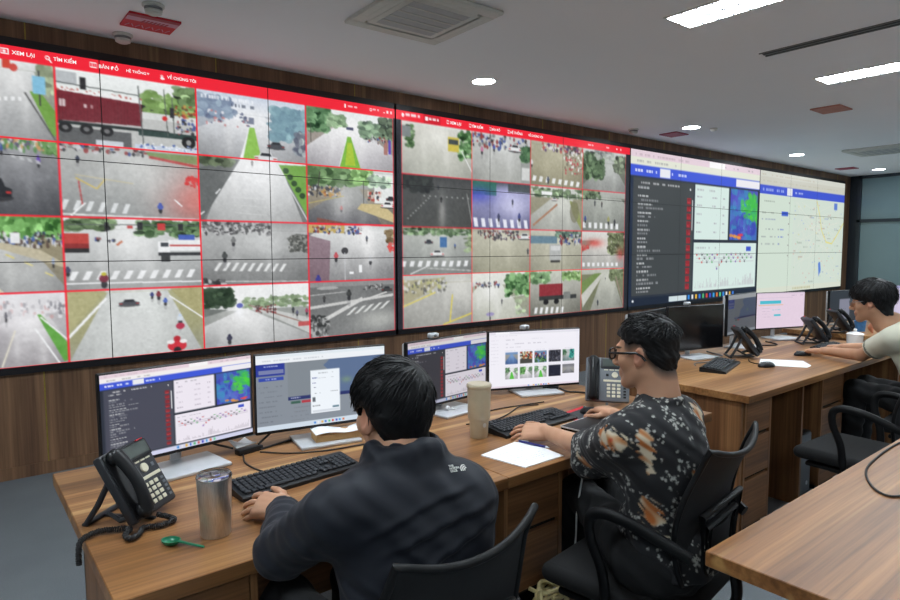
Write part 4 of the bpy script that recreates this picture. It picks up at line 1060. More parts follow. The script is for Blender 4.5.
def hair_locks(h, parent, zline, whorl, n, length, off, lift, origin=(0, 0, 0), rad=.0032, seed=1, droop=0., fringe=None):
    r = random.Random(seed)
    m = MB()
    c = Vector((0, -.012, .035)); R = Vector((.074, .096, .084))
    w = Vector(whorl)
    made = 0
    while made < n:
        d = Vector((r.gauss(0, 1), r.gauss(0, 1), r.gauss(.35, 1)))
        if d.length < .1: continue
        d.normalize()
        k = off(d) if callable(off) else off
        p = c + Vector((d.x * (R.x + k), d.y * (R.y + k), d.z * (R.z + k)))
        zl = np.interp(p.y, [q[0] for q in zline], [q[1] for q in zline])
        if p.z < zl + .012: continue
        nrm = Vector((d.x / R.x, d.y / R.y, d.z / R.z)).normalized()
        t = (p - w); t = t - nrm * t.dot(nrm)
        if t.length < .006: continue
        t.normalize()
        t = (t + Vector((r.gauss(0, .25), r.gauss(0, .25), r.gauss(0, .25) - droop))).normalized()
        Lh = length * r.uniform(.6, 1.25)
        pts = []
        q = p - nrm * .002
        for i in range(5):
            pts.append(q.copy())
            dd = (q - c); nn = Vector((dd.x / R.x ** 2, dd.y / R.y ** 2, dd.z / R.z ** 2)).normalized()
            tt = t - nn * t.dot(nn) + nn * (lift * (1 if i < 2 else .2 * (3 - i)))
            q = q + tt.normalized() * Lh / 4
        zt = np.interp(pts[-1].y, [k_[0] for k_ in zline], [k_[1] for k_ in zline])
        if pts[-1].z < zt or pts[-2].z < np.interp(pts[-2].y, [k_[0] for k_ in zline], [k_[1] for k_ in zline]): continue
        m.tube([Vector(h.p(*a)) - Vector(origin) for a in pts], [rad * h.k * x for x in (.9, 1., .8, .5, .1)], 5, flat=.6)
        made += 1
    return m.build('hair_locks', M['hair'], parent, True, 80)

def eyeglasses(h, parent, origin, rim, w=.05, hgt=.036, lens=True, tint='blackgloss'):
    m = MB()
    O = Vector(origin)
    P = lambda a: Vector(h.p(*a)) - O
    L = MB()
    for sx in (-1, 1):
        ring = []
        for k in range(24):
            a = 2 * PI * k / 24
            cx, cz = math.cos(a), math.sin(a)
            ex = abs(cx) ** .7 * (1 if cx > 0 else -1); ez = abs(cz) ** .7 * (1 if cz > 0 else -1)
            ring.append((sx * .0335 + ex * w / 2, .110 - .18 * (abs(sx * .0335 + ex * w / 2)) ** 1.5 * 1.6, .002 + ez * hgt / 2))
        m.tube([P(a) for a in ring], rim, 8, closed=True)
        L.sheet(lambda u, v, sx=sx: P((sx * .0335 + (u - .5) * w * .93, .1095 - .29 * abs(sx * .0335 + (u - .5) * w * .93) ** 1.5, .002 + (v - .5) * hgt * .9)), 6, 4, .0012)
        m.tube([P(a) for a in ((sx * .058, .104, .008), (sx * .072, .092, .009), (sx * .0805, .05, .01), (sx * .084, .0, .012), (sx * .083, -.018, .002), (sx * .08, -.03, -.014))], rim * 1.15, 8)
    m.tube([P(a) for a in ((-.0095, .112, .006), (0, .115, .009), (.0095, .112, .006))], rim, 8)
    o = m.build('eyeglasses', M[tint], parent, True, 60)
    L.build('lens', M['lens'], o, True)
    return o
# ------------------------------------------------------------------ the room
WY = 4.88           # face of the panelled wall; the displays stand 3.5 cm proud of it
ZC = 2.93
XL, XR, YF = -2.6, 14.3, -3.6
struct('floor', MB().b2((XL - .1, YF - .1, -.1), (XR + .1, WY + .1, 0)), M['carpet'])
struct('ceiling', MB().b2((XL - .1, YF - .1, ZC), (XR + .1, WY + .1, ZC + .12)), M['ceiling'])
struct('wall_back', MB().b2((XL - .1, WY, 0), (XR + .1, WY + .1, ZC)), M['wallwood'])
struct('wall_left', MB().b2((XL - .1, YF, 0), (XL, WY, ZC)), M['wall'])
struct('wall_front', MB().b2((XL, YF - .1, 0), (XR, YF, ZC)), M['wall'])
x = .47 - 1.2 * 2
k = 1
while x < XR:
    struct('trim_%d' % k, MB().b2((x - .004, WY - .002, .0), (x + .004, WY + .002, ZC)), M['gold'])
    x += 1.197
    k += 1
# end wall: glass partition in a dark frame
struct('wall_right', MB().b2((XR, 4.72, 0), (XR + .1, WY, ZC)).b2((XR, YF, 0), (XR + .1, -1.2, ZC)).b2((XR + .9, YF, 0), (XR + 1., WY, ZC)), M['framedark'])
fr = MB()
for y in (4.70, 3.3, 1.9, .5, -1.15):
    fr.b2((XR - .03, y - .03, 0), (XR + .07, y + .03, ZC))
for z in (.05, 2.035, ZC - .03):
    fr.b2((XR - .03, -1.18, z - .03), (XR + .07, 4.73, z + .03))
struct('trim_%d' % k, fr, M['framedark'])
n = 1
ys = (4.70, 3.3, 1.9, .5, -1.15)
for a, b in zip(ys[1:], ys):
    for z0, z1 in ((.08, 2.005), (2.065, ZC - .06)):
        struct('window_%d' % n, MB().b2((XR + .01, a + .03, z0), (XR + .022, b - .03, z1)), M['frost'])
        n += 1
struct('baseboard_back', MB().b2((XL, WY - .012, 0), (XR, WY, .08)), M['wallwood'])

# ------------------------------------------------------------------ the video walls
ZB, ZT = .735, 2.765
ROWS = [ZB, ZB + .677, ZB + 1.353, ZT]
YD = 4.845
def fit_text(txt, x0, x1, zc, parent, ox, oz, y):
    me = text_mesh(txt, .045, ext=.0004, bold=.0006)
    co = np.empty(len(me.vertices) * 3, np.float32); me.vertices.foreach_get('co', co); co = co.reshape(-1, 3)
    lo, hi = co.min(0), co.max(0)
    k = (x1 - x0) / (hi[0] - lo[0])
    out = np.empty_like(co)
    out[:, 0] = (co[:, 0] - lo[0]) * k + x0 - ox
    out[:, 2] = (co[:, 1] - .016) * k + zc - oz
    out[:, 1] = y + co[:, 2]
    me.vertices.foreach_set('co', out.ravel())
    me.update()
    return link_mesh('menu_text', me, M['walltext'], parent)
def video_wall(label, edges, ppm, paint):
    x0, x1 = edges[0], edges[-1]
    cx = (x0 + x1) / 2
    t = thing('video_wall', (cx, WY - .0005, ZB), label, 'video wall', group='video walls along the panelled wall')
    W = int(round((x1 - x0) * ppm)) * 2; H = int(round((ZT - ZB) * ppm)) * 2
    cv = Cv(W, H, (20, 20, 24))
    paint(cv, x0, x1)
    img = np.clip(cv.half(), 0, 255)
    h, w = img.shape[:2]
    hb = MB()
    hb.b2((x0 - cx - .02, YD - WY + .004, -.045), (x1 - cx + .02, 0, ZT - ZB + .05))
    hb.build('cabinet_frame', M['bezel'], t)
    for a, b in zip(edges, edges[1:]):
        for r in range(3):
            z0, z1 = ROWS[r], ROWS[r + 1]
            c0, c1 = int(round((a - x0) / (x1 - x0) * w)), int(round((b - x0) / (x1 - x0) * w))
            r0, r1 = int(round((ZT - z1) / (ZT - ZB) * h)), int(round((ZT - z0) / (ZT - ZB) * h))
            picture_grid('display_panel', img[r0:r1, c0:c1], a - cx + .003, b - cx - .003, z0 - ZB + .003, z1 - ZB - .003, YD - WY, t, M['screen'])
    return t, cx
def soften(cv):
    a = cv.a
    cv.noise(4, 3)
    for _ in range(2):
        a[1:-1] = (a[:-2] + 2 * a[1:-1] + a[2:]) / 4
        a[:, 1:-1] = (a[:, :-2] + 2 * a[:, 1:-1] + a[:, 2:]) / 4
    g = a.mean(2, keepdims=True)
    a[:] = (g + (a - g) * .85) * .96 + 206 * .04
BAR = 2.68
RED = (240, 38, 56)
def paint_left(cv, x0, x1):
    fx = lambda x: (x - x0) / (x1 - x0)
    fz = lambda z: (ZT - z) / (ZT - ZB)
    cols = [.17, .61, 1.495, 2.37, 3.235]
    zs = [BAR, 2.195, 1.71, 1.215, ZB]
    def X(c, r):
        return cv.view(fx(cols[c]), fz(zs[r]), fx(cols[c + 1]), fz(zs[r + 1]))
    left_feeds(cv, X)
    k = int(round(fx(.17) * cv.w))                      # one more camera column out at the near end
    src = cv.a[:, k:k + int(round((.61 - .17) / 3.585 * cv.w))][:, ::-1]
    n = min(k, src.shape[1])
    cv.a[:, k - n:k] = src[:, :n]; cv.a[:, :k - n] = src[:, -1:]
    soften(cv)
    for c in range(4):
        for r in range(4):
            X(c, r).border(RED, 2)
    cv.rect(0, 0, 1, fz(BAR), RED)
    # icons of the menu
    def ic(x): return fx(x)
    y = fz(2.723)
    def ring(x, r, c=(250, 240, 240)):
        cv.ell(ic(x), y, r / 3.59, r / 2.03, c); cv.ell(ic(x), y, (r - .006) / 3.59, (r - .006) / 2.03, RED)
    cv.rect(ic(.325), y - .009, ic(.37), y + .009, (250, 240, 240)); cv.rect(ic(.331), y - .006, ic(.364), y + .006, RED); cv.ell(ic(.347), y, .0028, .005, (250, 240, 240))
    ring(.575, .013); cv.line((ic(.583), y + .005), (ic(.597), y + .013), .004, (250, 240, 240))
    cv.rect(ic(.815), y - .009, ic(.855), y + .008, (250, 240, 240))
    for k in range(3): cv.rect(ic(.819 + .0125 * k), y - .006, ic(.828 + .0125 * k), y + .005, RED)
    ring(1.265, .009); cv.ell(ic(1.268), y + .008, .004, .004, (250, 240, 240))
    cv.poly([(ic(1.166), y - .003), (ic(1.182), y - .003), (ic(1.174), y + .004)], (250, 240, 240))
    cv.rect(ic(2.735), y - .008, ic(2.75), y + .008, (250, 240, 240)); cv.text(ic(2.77), y, ic(2.86), (250, 220, 224), .007, .8, 1)
    ring(3.0, .013); cv.text(ic(3.02), y - .002, ic(3.085), (250, 220, 224), .007, .8, 1)
    cv.rect(ic(3.13), y + .003, ic(3.15), y + .005, (250, 220, 224)); cv.rect(ic(3.165), y - .006, ic(3.183), y + .006, (250, 220, 224)); cv.rect(ic(3.205), y - .006, ic(3.222), y + .006, (250, 220, 224))
t, cx = video_wall('video wall nearest the camera, four columns of street camera pictures under red bar with large menu words', [-.33, .87, 2.05, 3.255], 170, paint_left)
for s, a, b in (('XEM LẠI', .385, .505), ('TÌM KIẾM', .607, .735), ('BẢN ĐỒ', .868, .985), ('HỆ THỐNG', 1.035, 1.16), ('VỀ CHÚNG TÔI', 1.3, 1.5)):
    fit_text(s, a, b, 2.723, t, cx, ZB, YD - WY - .001)
def paint_mid(cv, x0, x1):
    fx = lambda x: (x - x0) / (x1 - x0)
    fz = lambda z: (ZT - z) / (ZT - ZB)
    cols = [3.325, 4.18, 5.03, 5.91, 6.75]
    zs = [BAR, 2.19, 1.7, 1.245, ZB]
    cv.rect(0, 0, 1, 1, (30, 32, 42))
    def X(c, r):
        return cv.view(fx(cols[c]), fz(zs[r]), fx(cols[c + 1]), fz(zs[r + 1]))
    mid_feeds(cv, X)
    soften(cv)
    for c in range(4):
        for r in range(4):
            X(c, r).border(RED, 1)
    cv.rect(0, 0, 1, fz(BAR), RED)
    y = fz(2.722)
    Wt = (250, 236, 238)
    cv.rect(fx(3.58), 0, fx(3.78), fz(BAR), (206, 28, 46))
    cv.ell(fx(3.345), y, .004, .009, Wt); cv.rect(fx(3.6), y - .008, fx(3.635), y + .008, Wt)
    cv.text(fx(3.375), y - .004, fx(3.54), Wt, .012, .9, 1); cv.text(fx(3.645), y, fx(3.76), Wt, .011, .9, 1)
    cv.text(fx(6.0), y, fx(6.1), Wt, .008, .7, 1); cv.text(fx(6.35), y, fx(6.42), Wt, .008, .7, 1); cv.rect(fx(6.55), y - .004, fx(6.57), y + .004, Wt); cv.rect(fx(6.63), y - .006, fx(6.65), y + .006, Wt)
    for xx in (3.86, 4.145, 4.42, 4.68): cv.rect(fx(xx), y - .008, fx(xx + .028), y + .008, Wt); cv.rect(fx(xx + .006), y - .005, fx(xx + .022), y + .005, RED)
t, cx = video_wall('second video wall from the camera, small street camera pictures under red bar with small menu', [3.265, 4.43, 5.56, 6.835], 115, paint_mid)
for s, a, b in (('XEM LẠI', 3.9, 4.04), ('TÌM KIẾM', 4.18, 4.33), ('BẢN ĐỒ', 4.455, 4.57), ('HỆ THỐNG', 4.72, 4.9), ('VỀ CHÚNG TÔI', 4.99, 5.22)):
    fit_text(s, a, b, 2.722, t, cx, ZB, YD - WY - .001)
def paint_dash(cv, x0, x1):
    dashboard(cv, 1, (26, 36, 54), (64, 68, 70))
    taskbar_icons(cv, .955, .985, .41, 14)
    cv.rect(.27, .953, .4, .987, (206, 220, 222)); cv.rect(.0, .17, .02, 1, (30, 42, 64)); cv.ell(.03, .965, .006, .008, (230, 236, 240))
video_wall('third video wall from the camera, dark incident list beside white charts and blue green radar map', [6.85, 8.02, 9.13, 10.35], 85, paint_dash)
video_wall('video wall farthest from the camera, pale green city map under blue bar', [10.365, 11.5, 12.62, 13.93], 80, lambda cv, a, b: citymap(cv))

# ------------------------------------------------------------------ ceiling fittings
def downlight(x, y, label):
    t = thing('downlight', (x, y, ZC), label, 'light', group='round downlights')
    MB().lathe([(.112, -.006), (.114, 0), (.098, 0), (.098, -.006)], 32, None, False).lathe([(.114, -.0001), (.112, -.006), (.1, -.006)], 32, None, False).build('trim_ring', M['white'], t, True)
    MB().lathe([(.001, -.0035), (.098, -.0035)], 32, None, False).lathe([(.098, -.0035), (.098, -.0005)], 32, None, False).build('diffuser', M['down'], t)
downlight(3.685, 4.11, 'round lit downlight over the first two video walls, largest in the picture')
downlight(7.0, 4.11, 'round lit downlight beside small white sensor and maroon ceiling sign')
downlight(10.3, 4.27, 'round lit downlight over the far city map display, without sensor or sign')
downlight(13.4, 4.12, 'round lit downlight in the far corner by the glass partition')
t = thing('motion_sensor', (7.28, 3.98, ZC), 'small round white sensor beside lit downlight', 'sensor')
MB().lathe([(.045, 0), (.045, -.015), (.03, -.03), (.001, -.034)], 20).build('sensor_dome', M['white'], t, True)

def panel_light(x, y, label):
    t = thing('panel_light', (x, y, ZC), label, 'light', group='long ceiling lights')
    L, w = 1.2, .27
    f = MB()
    for s in (-1, 1):
        f.b2((s * (w / 2 + .006) - .008, -L / 2 - .014, -.008), (s * (w / 2 + .006) + .008, L / 2 + .014, 0))
        f.b2((-w / 2, s * (L / 2 + .006) - .008, -.008), (w / 2, s * (L / 2 + .006) + .008, 0))
    f.build('frame', M['white'], t)
    MB().b2((-w / 2, -L / 2, -.003), (w / 2, L / 2, -.0005)).build('diffuser', M['lamp'], t)
    f = MB()
    for k in range(11):
        yy = -L / 2 + L * (k + 1) / 12
        f.b2((-w / 2, yy - .003, -.012), (w / 2, yy + .003, -.0035))
    f.b2((-.003, -L / 2, -.012), (.003, L / 2, -.0035))
    f.build('louvre', M['slot'], t)
panel_light(3.73, 1.70, 'long louvred ceiling light, nearer of the two lit in view')
panel_light(5.98, 1.70, 'long louvred ceiling light beyond the dark air slot')
for x in (-.8, 1.48, 8.3, 10.55, 12.8):  # unseen lights repeating the lit pair's spacing, added to light the room
    panel_light(x, 1.70, 'long louvred ceiling light added out of view over the desks')
for x in (-.8, 2.6, 6.0, 9.4, 12.8):  # second unseen row, added for the room's lighting
    panel_light(x, -1.7, 'long louvred ceiling light added out of view behind the camera')
t = thing('slot_diffuser', (4.84, 1.55, ZC), 'narrow dark linear air slot between the two long ceiling lights', 'vent')
MB().b2((-.05, -.72, -.004), (.05, .72, 0)).build('slot', M['slot'], t)
MB().b2((-.056, -.73, -.007), (-.046, .73, 0)).b2((.046, -.73, -.007), (.056, .73, 0)).b2((-.006, -.72, -.008), (.006, .72, -.004)).build('rim', M['greyplastic'], t)

def cassette(x, y, rz, label):
    t = thing('ceiling_air_conditioner', (x, y, ZC), label, 'air conditioner', rz, 'ceiling cassette air conditioners')
    h = .43
    p = MB()
    # surround: four curved-corner bars around the grille opening
    for s in (-1, 1):
        p.box((0, s * .35, -.017), (.80, .11, .034), .016, seg=3)
        p.box((s * .3455, 0, -.0165), (.1, .6, .033), .004, seg=3)
    p.build('surround', M['offwhite'], t, True)
    MB().b2((-.39, -.39, -.012), (.39, .39, 0)).build('housing', M['slot'], t)
    MB().box((0, 0, -.026), (.57, .57, .02), .01).build('grille_frame', M['offwhite'], t, True)
    g = MB()
    g.b2((-.235, -.235, -.0375), (.235, .235, -.0362))
    g.build('grille_mesh', M['grille'], t)
    g = MB()
    for k in range(4):
        yy = -.15 + .1 * k
        g.b2((-.235, yy - .006, -.041), (.235, yy + .006, -.0375))
    g.build('grille_rib', M['offwhite'], t)
    for k in range(4):
        q = Matrix.Rotation(k * PI / 2, 3, 'Z')
        v = MB().box(q @ Vector((0, -.318, -.034)), (.48, .05, .006), .002, q @ Euler((-.15, 0, 0)).to_matrix())
        v.build('vane', M['offwhite'], t, True)
    return t
cassette(2.375, 3.215, -.02, 'square white ceiling cassette air conditioner near the first video wall').scale = (.89, .89, .8)
cassette(10.75, 3.27, 0, 'square white ceiling cassette air conditioner far away by the glass partition')

def sign(loc, size, label, rz=0, dim=False, full=False):
    t = thing('ceiling_sign', loc, label, 'sign', rz)
    w, d = size
    if full:
        MB().b2((-w / 2, -d / 2, -.012), (w / 2, d / 2, 0)).build('board', M['signred'], t)
        MB().b2((-w / 2, -d / 2, -.0135), (w / 2, -d / 2 + d * .16, -.012)).build('top_band', M['signmaroon'], t)
        MB().b2((-w / 2, -d / 2 + d * .16, -.0135), (w / 2, -d / 2 + d * .42, -.012)).build('pale_band', M['signpink'], t)
        m = MB()
        for k in range(7):
            m.box((-.05 + .022 * k, -.035, -.0142), (.012, .055, .0014), 0, Matrix.Rotation(.25, 3, 'Z'))
        m.build('emblem', M['signmaroon'], t)
        m = MB()
        for k in range(9):
            m.box((-.12 + .03 * k, .075, -.0128), (.006, .05, .0016), 0, Matrix.Rotation(.35 * (-1) ** k, 3, 'Z'))
        m.build('lettering', M['signpink'], t)
    else:
        MB().b2((-w / 2, -d / 2, -.012), (w / 2, d / 2, 0)).build('board', M['signdim'] if dim else M['signmaroon'], t)
    return t
sign((1.09, 4.39, ZC), (.3, .27), 'red and white sign on ceiling above the first video wall', full=True)
sign((7.23, 4.48, ZC), (.28, .24), 'plain maroon sign on ceiling beside lit downlight')
sign((7.24, 2.68, ZC), (.34, .28), 'dull terracotta rectangle on ceiling by the long lights', dim=True)
sign((12.75, 4.42, ZC), (.26, .3), 'small maroon sign on ceiling at the far end')
def detector(x, y, label):
    t = thing('smoke_detector', (x, y, ZC), label, 'smoke detector')
    MB().lathe([(.062, 0), (.062, -.012), (.055, -.018)], 28).build('mounting_base', M['offwhite'], t, True)
    MB().lathe([(.05, -.018), (.05, -.03), (.042, -.036)], 28).build('sensing_slot', M['greyplastic'], t, True)
    MB().lathe([(.05, -.034), (.046, -.05), (.03, -.058), (.001, -.059)], 28).build('cap_dome', M['offwhite'], t, True)
detector(1.03, 4.07, 'white smoke detector on ceiling just above the red and white sign')
detector(1.0, 4.74, 'white smoke detector on ceiling at top of panelled wall')
detector(6.55, 4.6, 'flat white detector on ceiling over the second video wall')
# ------------------------------------------------------------------ desks
DZ = .75
def desk(x0, x1, y0, y1, label, mat, sides=(True, True), group=None, name='desk'):
    t = thing(name, ((x0 + x1) / 2, (y0 + y1) / 2, 0), label, 'desk', group=group)
    w, d = x1 - x0, y1 - y0
    MB().box((0, 0, DZ - .019), (w, d, .038), .002, seg=1).build('desktop', M[mat], t)
    for s, on in zip((-1, 1), sides):
        if on:
            MB().b2((s * (w / 2 - .035) - .0125, -d / 2 + .05, 0), (s * (w / 2 - .035) + .0125, d / 2 - .04, DZ - .038)).build('side_panel', M['side'], t)
    MB().b2((-w / 2 + (.06 if sides[0] else .3), d / 2 - .2, .12), (w / 2 - .06, d / 2 - .182, DZ - .038)).build('modesty_panel', M['front'], t)
    return t
desk(.235, 1.371, 1.41, 2.385, 'walnut desk unit in front of person in navy jacket, nearest end of the row', 'table', (False, True), 'walnut desk units')
desk(1.373, 2.64, 1.41, 2.385, 'walnut desk unit in front of person in patterned shirt', 'table', (False, True), 'walnut desk units')
desk(3.07, 5.55, 1.45, 2.40, 'long walnut desk with two workstations, pale sheet and white mug', 'table_far', (True, True), 'walnut desk units')
desk(5.98, 8.3, 1.45, 2.55, 'walnut desk farthest along, mostly hidden behind person in pale shirt', 'table_far', (True, True), 'walnut desk units')
desk(1.40, 3.05, -.35, .755, 'walnut desk in near right corner with only a loose black cable', 'table_near', (False, True), 'walnut desk units')

def cabinet(x0, x1, y0, y1, label, open_=0.):
    t = thing('drawer_cabinet', ((x0 + x1) / 2, y0, 0), label, 'cabinet', group='drawer cabinets under the desks')
    w, d = x1 - x0, y1 - y0
    h = DZ - .0385
    b = MB()
    for s in (-1, 1):
        b.b2((s * (w / 2 - .009) - .009, .0, .03), (s * (w / 2 - .009) + .009, d, h))
    b.b2((-w / 2, d - .016, .03), (w / 2, d, h)).b2((-w / 2, .02, h - .018), (w / 2, d, h)).b2((-w / 2, .02, .03), (w / 2, d, .048))
    b.build('body', M['side'], t)
    MB().b2((-w / 2 + .02, .03, .0), (w / 2 - .02, d - .03, .0305)).build('plinth', M['gap'], t)
    z = [(.035, .285), (.305, .505), (.525, .705)]
    for i, (a, c) in enumerate(z):
        dy = -open_ if i == 0 else 0.
        f = MB().box((0, .009 + dy, (a + c) / 2), (w - .004 if open_ and i == 0 else w - .04, .018, c - a), .0015, seg=1)
        if i == 0 and not open_:
            f = MB().box((0, .009, (a + c) / 2), (w - .04, .018, c - a), .0015, seg=1)
        dr = f.build('drawer', M['front'], t)
        q = MB()
        ww = w / 2 - .03
        y2 = dy + d - .08
        for s in (-1, 1):
            q.b2((s * ww - .006, .018 + dy, a + .02), (s * ww + .006, y2, c - .04))
        q.b2((-ww, .018 + dy, a + .02), (ww, y2, a + .028)).b2((-ww, y2 - .01, a + .02), (ww, y2, c - .04))
        q.build('drawer_tray', M['gap'], dr)
    q = MB()
    for zz in (.286, .506):
        q.b2((-w / 2 + .02, .016, zz), (w / 2 - .02, .06, zz + .018))
    q.build('finger_groove', M['gap'], t)  # dark bars put the shade of the drawer recesses into colour
    return t
cabinet(.262, .555, 1.45, 2.0, 'walnut drawer cabinet under near left desk end')
cabinet(1.40, 1.69, 1.46, 1.98, 'walnut drawer cabinet with bottom drawer pulled out, beside person in patterned shirt', .085)
cabinet(3.125, 3.42, 1.495, 2.0, 'walnut drawer cabinet at near end of long desk, behind the mesh chair of patterned shirt')
cabinet(4.09, 4.42, 1.495, 2.0, 'walnut drawer cabinet under long desk next to computer tower')
pn = MB().b2((-.011, 0, 0), (.011, .5, DZ - .0385))
o = pn.build('support_panel', M['side']); o.location = (3.78, 1.48, 0)
setp(o, 'upright walnut panel under long desk left of computer tower', 'panel')
t = thing('computer_tower', (3.93, 1.52, 0), 'dark computer tower standing in niche under long desk', 'computer')
MB().box((0, .2, .2), (.175, .4, .38), .006).build('case', M['black'], t, True)
MB().box((0, -.003, .2), (.16, .008, .36), .003).build('front_panel', M['phonegrey'], t, True)
MB().lathe([(.012, 0), (.012, .004)], 16, Matrix.Translation((.03, -.006, .08)) @ Matrix.Rotation(PI / 2, 4, 'X')).build('power_button', M['silver'], t)
for sx in (-.06, .06):
    MB().b2((sx - .012, .03, 0), (sx + .012, .37, .012)).build('foot', M['cable'], t)
# pale net bag lying in the open drawer
m = MB()
for k in range(7):
    pts = [(1.545 + .09 * math.cos(a * .7 + k) * (1 - k * .05), 1.40 + .035 * math.sin(a * 1.1 + k * 2), .2 + .02 * k + .012 * math.sin(a * 2 + k)) for a in range(14)]
    m.tube(spline(pts, 4), .007, 6)
o = m.build('net_bag', M['bag'], None, True)
setp(o, 'pale yellow tangled netting in the pulled out bottom drawer', 'net')

# ------------------------------------------------------------------ monitors
MW, MH = .516, .301
def monitor(x, y, ztop, yaw, label, paint=None, on=True, res=330, back='silverpaint'):
    t = thing('monitor', (x, y, DZ), label, 'monitor', math.radians(yaw), 'desktop monitors')
    zt = ztop - DZ
    zb = zt - MH
    MB().box((0, .012, zt - MH / 2), (MW, .022, MH), .003, seg=1).build('bezel', M['black'], t)
    b = MB()
    b.box((0, .032, zt - MH / 2), (MW - .012, .026, MH - .012), .01)
    b.box((0, .05, zt - MH * .55), (MW * .55, .02, MH * .5), .009)
    b.build('back_shell', M[back], t, True)
    if on:
        h = res * MH
        cv = Cv(int(MW * res) * 2, int(h) * 2)
        paint(cv)
        picture_grid('display', np.clip(cv.half(), 0, 255), -MW / 2 + .005, MW / 2 - .005, zb + .012, zt - .005, -.0002, t, M['dimscreen'])
    else:
        MB().b2((-MW / 2 + .006, -.0006, zb + .012), (MW / 2 - .006, .001, zt - .006)).build('display', M['blackgloss'], t)
    MB().tube([(0, .075, .012), (0, .07, zb + .02), (0, .06, zb + .14)], [.02, .02, .018], 14, flat=.6).build('stand_neck', M['silver'], t, True)
    MB().box((0, -.01, .006), (.235, .18, .012), .004).build('stand_base', M['silver'], t, True)
    return t
monitor(.594, 2.174, 1.106, 8.5, 'lit monitor with dark list and radar map, behind desk phone at near left', lambda c: (dashboard(c, 0, (206, 208, 232), (72, 74, 88)), taskbar_icons(c, .955, .985, .45, 10)))
monitor(1.107, 2.156, 1.102, -10, 'lit monitor with grey blue map and white pop-up window', lambda c: map_dialog(c))
monitor(1.753, 2.185, 1.090, 6.9, 'lit monitor with dark list and radar map, behind beige tumbler', lambda c: (dashboard(c, 0, (196, 198, 220), (62, 62, 70)), taskbar_icons(c, .955, .985, .45, 10), np.multiply(c.a, .88, out=c.a)))
monitor(2.328, 2.2, 1.073, -21, 'lit monitor with white page of ten photo thumbnails', browser)
monitor(3.392, 2.239, 1.10, 9.5, 'switched off black monitor mostly hidden behind head of patterned shirt', on=False)
monitor(3.92, 2.224, 1.104, -13.4, 'switched off black monitor fully in view on long desk', on=False)
monitor(4.602, 2.249, 1.153, 4.7, 'dim lit monitor with grey map, second workstation of the long desk', lambda c: map_dialog(c, .62, False), res=240)
monitor(5.284, 2.267, 1.131, -19.2, 'lit monitor with pinkish page and turquoise bars', sheet_page, res=240)
def dimwin(c):
    c.rect(0, 0, 1, 1, (44, 52, 60)); c.rect(.3, .28, .62, .95, (128, 130, 146)); c.text(.42, .6, .5, (90, 92, 110), .03)
monitor(6.698, 2.276, 1.087, -11, 'dim dark monitor with small pale window, on farthest desk', dimwin, res=160)
monitor(7.35, 2.02, 1.12, -16, 'lit pale monitor behind head of person in pale shirt', lambda c: (c.rect(0, 0, 1, 1, (206, 196, 220)), c.rect(0, 0, 1, .1, (150, 150, 190)), c.rect(.1, .3, .8, .34, (170, 160, 190))), res=120)

def webcam(x, y, z, label):
    t = thing('webcam', (x, y, z), label, 'webcam', 0, 'small silver clips on monitor tops')
    MB().box((0, .012, .013), (.05, .03, .024), .008, seg=3).build('body', M['silverpaint'], t, True)
    MB().lathe([(.007, 0), (.007, .003)], 14, Matrix.Translation((0, -.003, .013)) @ Matrix.Rotation(PI / 2, 4, 'X')).build('lens', M['greyplastic'], t)
webcam(1.663, 2.178, 1.0905, 'small silver clip on top of monitor with radar map')
webcam(2.285, 2.224, 1.0735, 'small silver clip on top of monitor with photo thumbnails')
webcam(3.86, 2.25, 1.1045, 'small pale clip on top of black monitor')

# ------------------------------------------------------------------ keyboards, mice
def keyboard(x, y, rz, label, w=.43, d=.135):
    t = thing('keyboard', (x, y, DZ), label, 'keyboard', math.radians(rz), 'black keyboards')
    m = MB()
    m.prism([(-d / 2, 0), (d / 2, 0), (d / 2, .026), (d / 2 - .012, .028), (-d / 2 + .01, .015), (-d / 2, .011)], -w / 2, w / 2, Matrix(((0, 0, 1, 0), (1, 0, 0, 0), (0, 1, 0, 0), (0, 0, 0, 1))))
    m.build('body', M['black'], t)
    k = MB()
    tilt = Euler((math.atan2(.013, d - .022), 0, 0)).to_matrix()
    def put(px, py, kw, kd=.0145):
        zz = .015 + (py + d / 2 - .01) * .013 / (d - .022)
        k.box((px, py, zz + .0035), (kw, kd, .007), .002, tilt, seg=1)
    for r in range(6):
        py = d / 2 - .022 - r * .0175 - (.004 if r else 0)
        n = 15
        if r == 5:
            px = -w / 2 + .02
            for kw in (.02, .02, .02, .1, .02, .02, .02, .02):
                put(px + kw / 2 - .005, py, kw - .003); px += kw + .001
        else:
            for c in range(n):
                put(-w / 2 + .022 + c * .0188, py, .0155)
        for c in range(3):
            if r in (0, 1, 2, 5) or (r == 4 and c == 1): put(w / 2 - .126 + c * .0185 - .004, py, .0155)
        if r:
            for c in range(4): put(w / 2 - .074 + c * .0182, py, .0155)
    k.build('keys', M['key'], t)
    return t
keyboard(.838, 1.838, 5, 'black keyboard under hand of person in navy jacket', .42)
keyboard(1.868, 1.79, 1, 'black keyboard under hand of person in patterned shirt', .43, .15)
keyboard(3.705, 1.935, 16, 'black keyboard with no hands on it, on long desk', .43, .15)
keyboard(5.02, 1.80, 4, 'black keyboard under hands of person in pale shirt', .40)
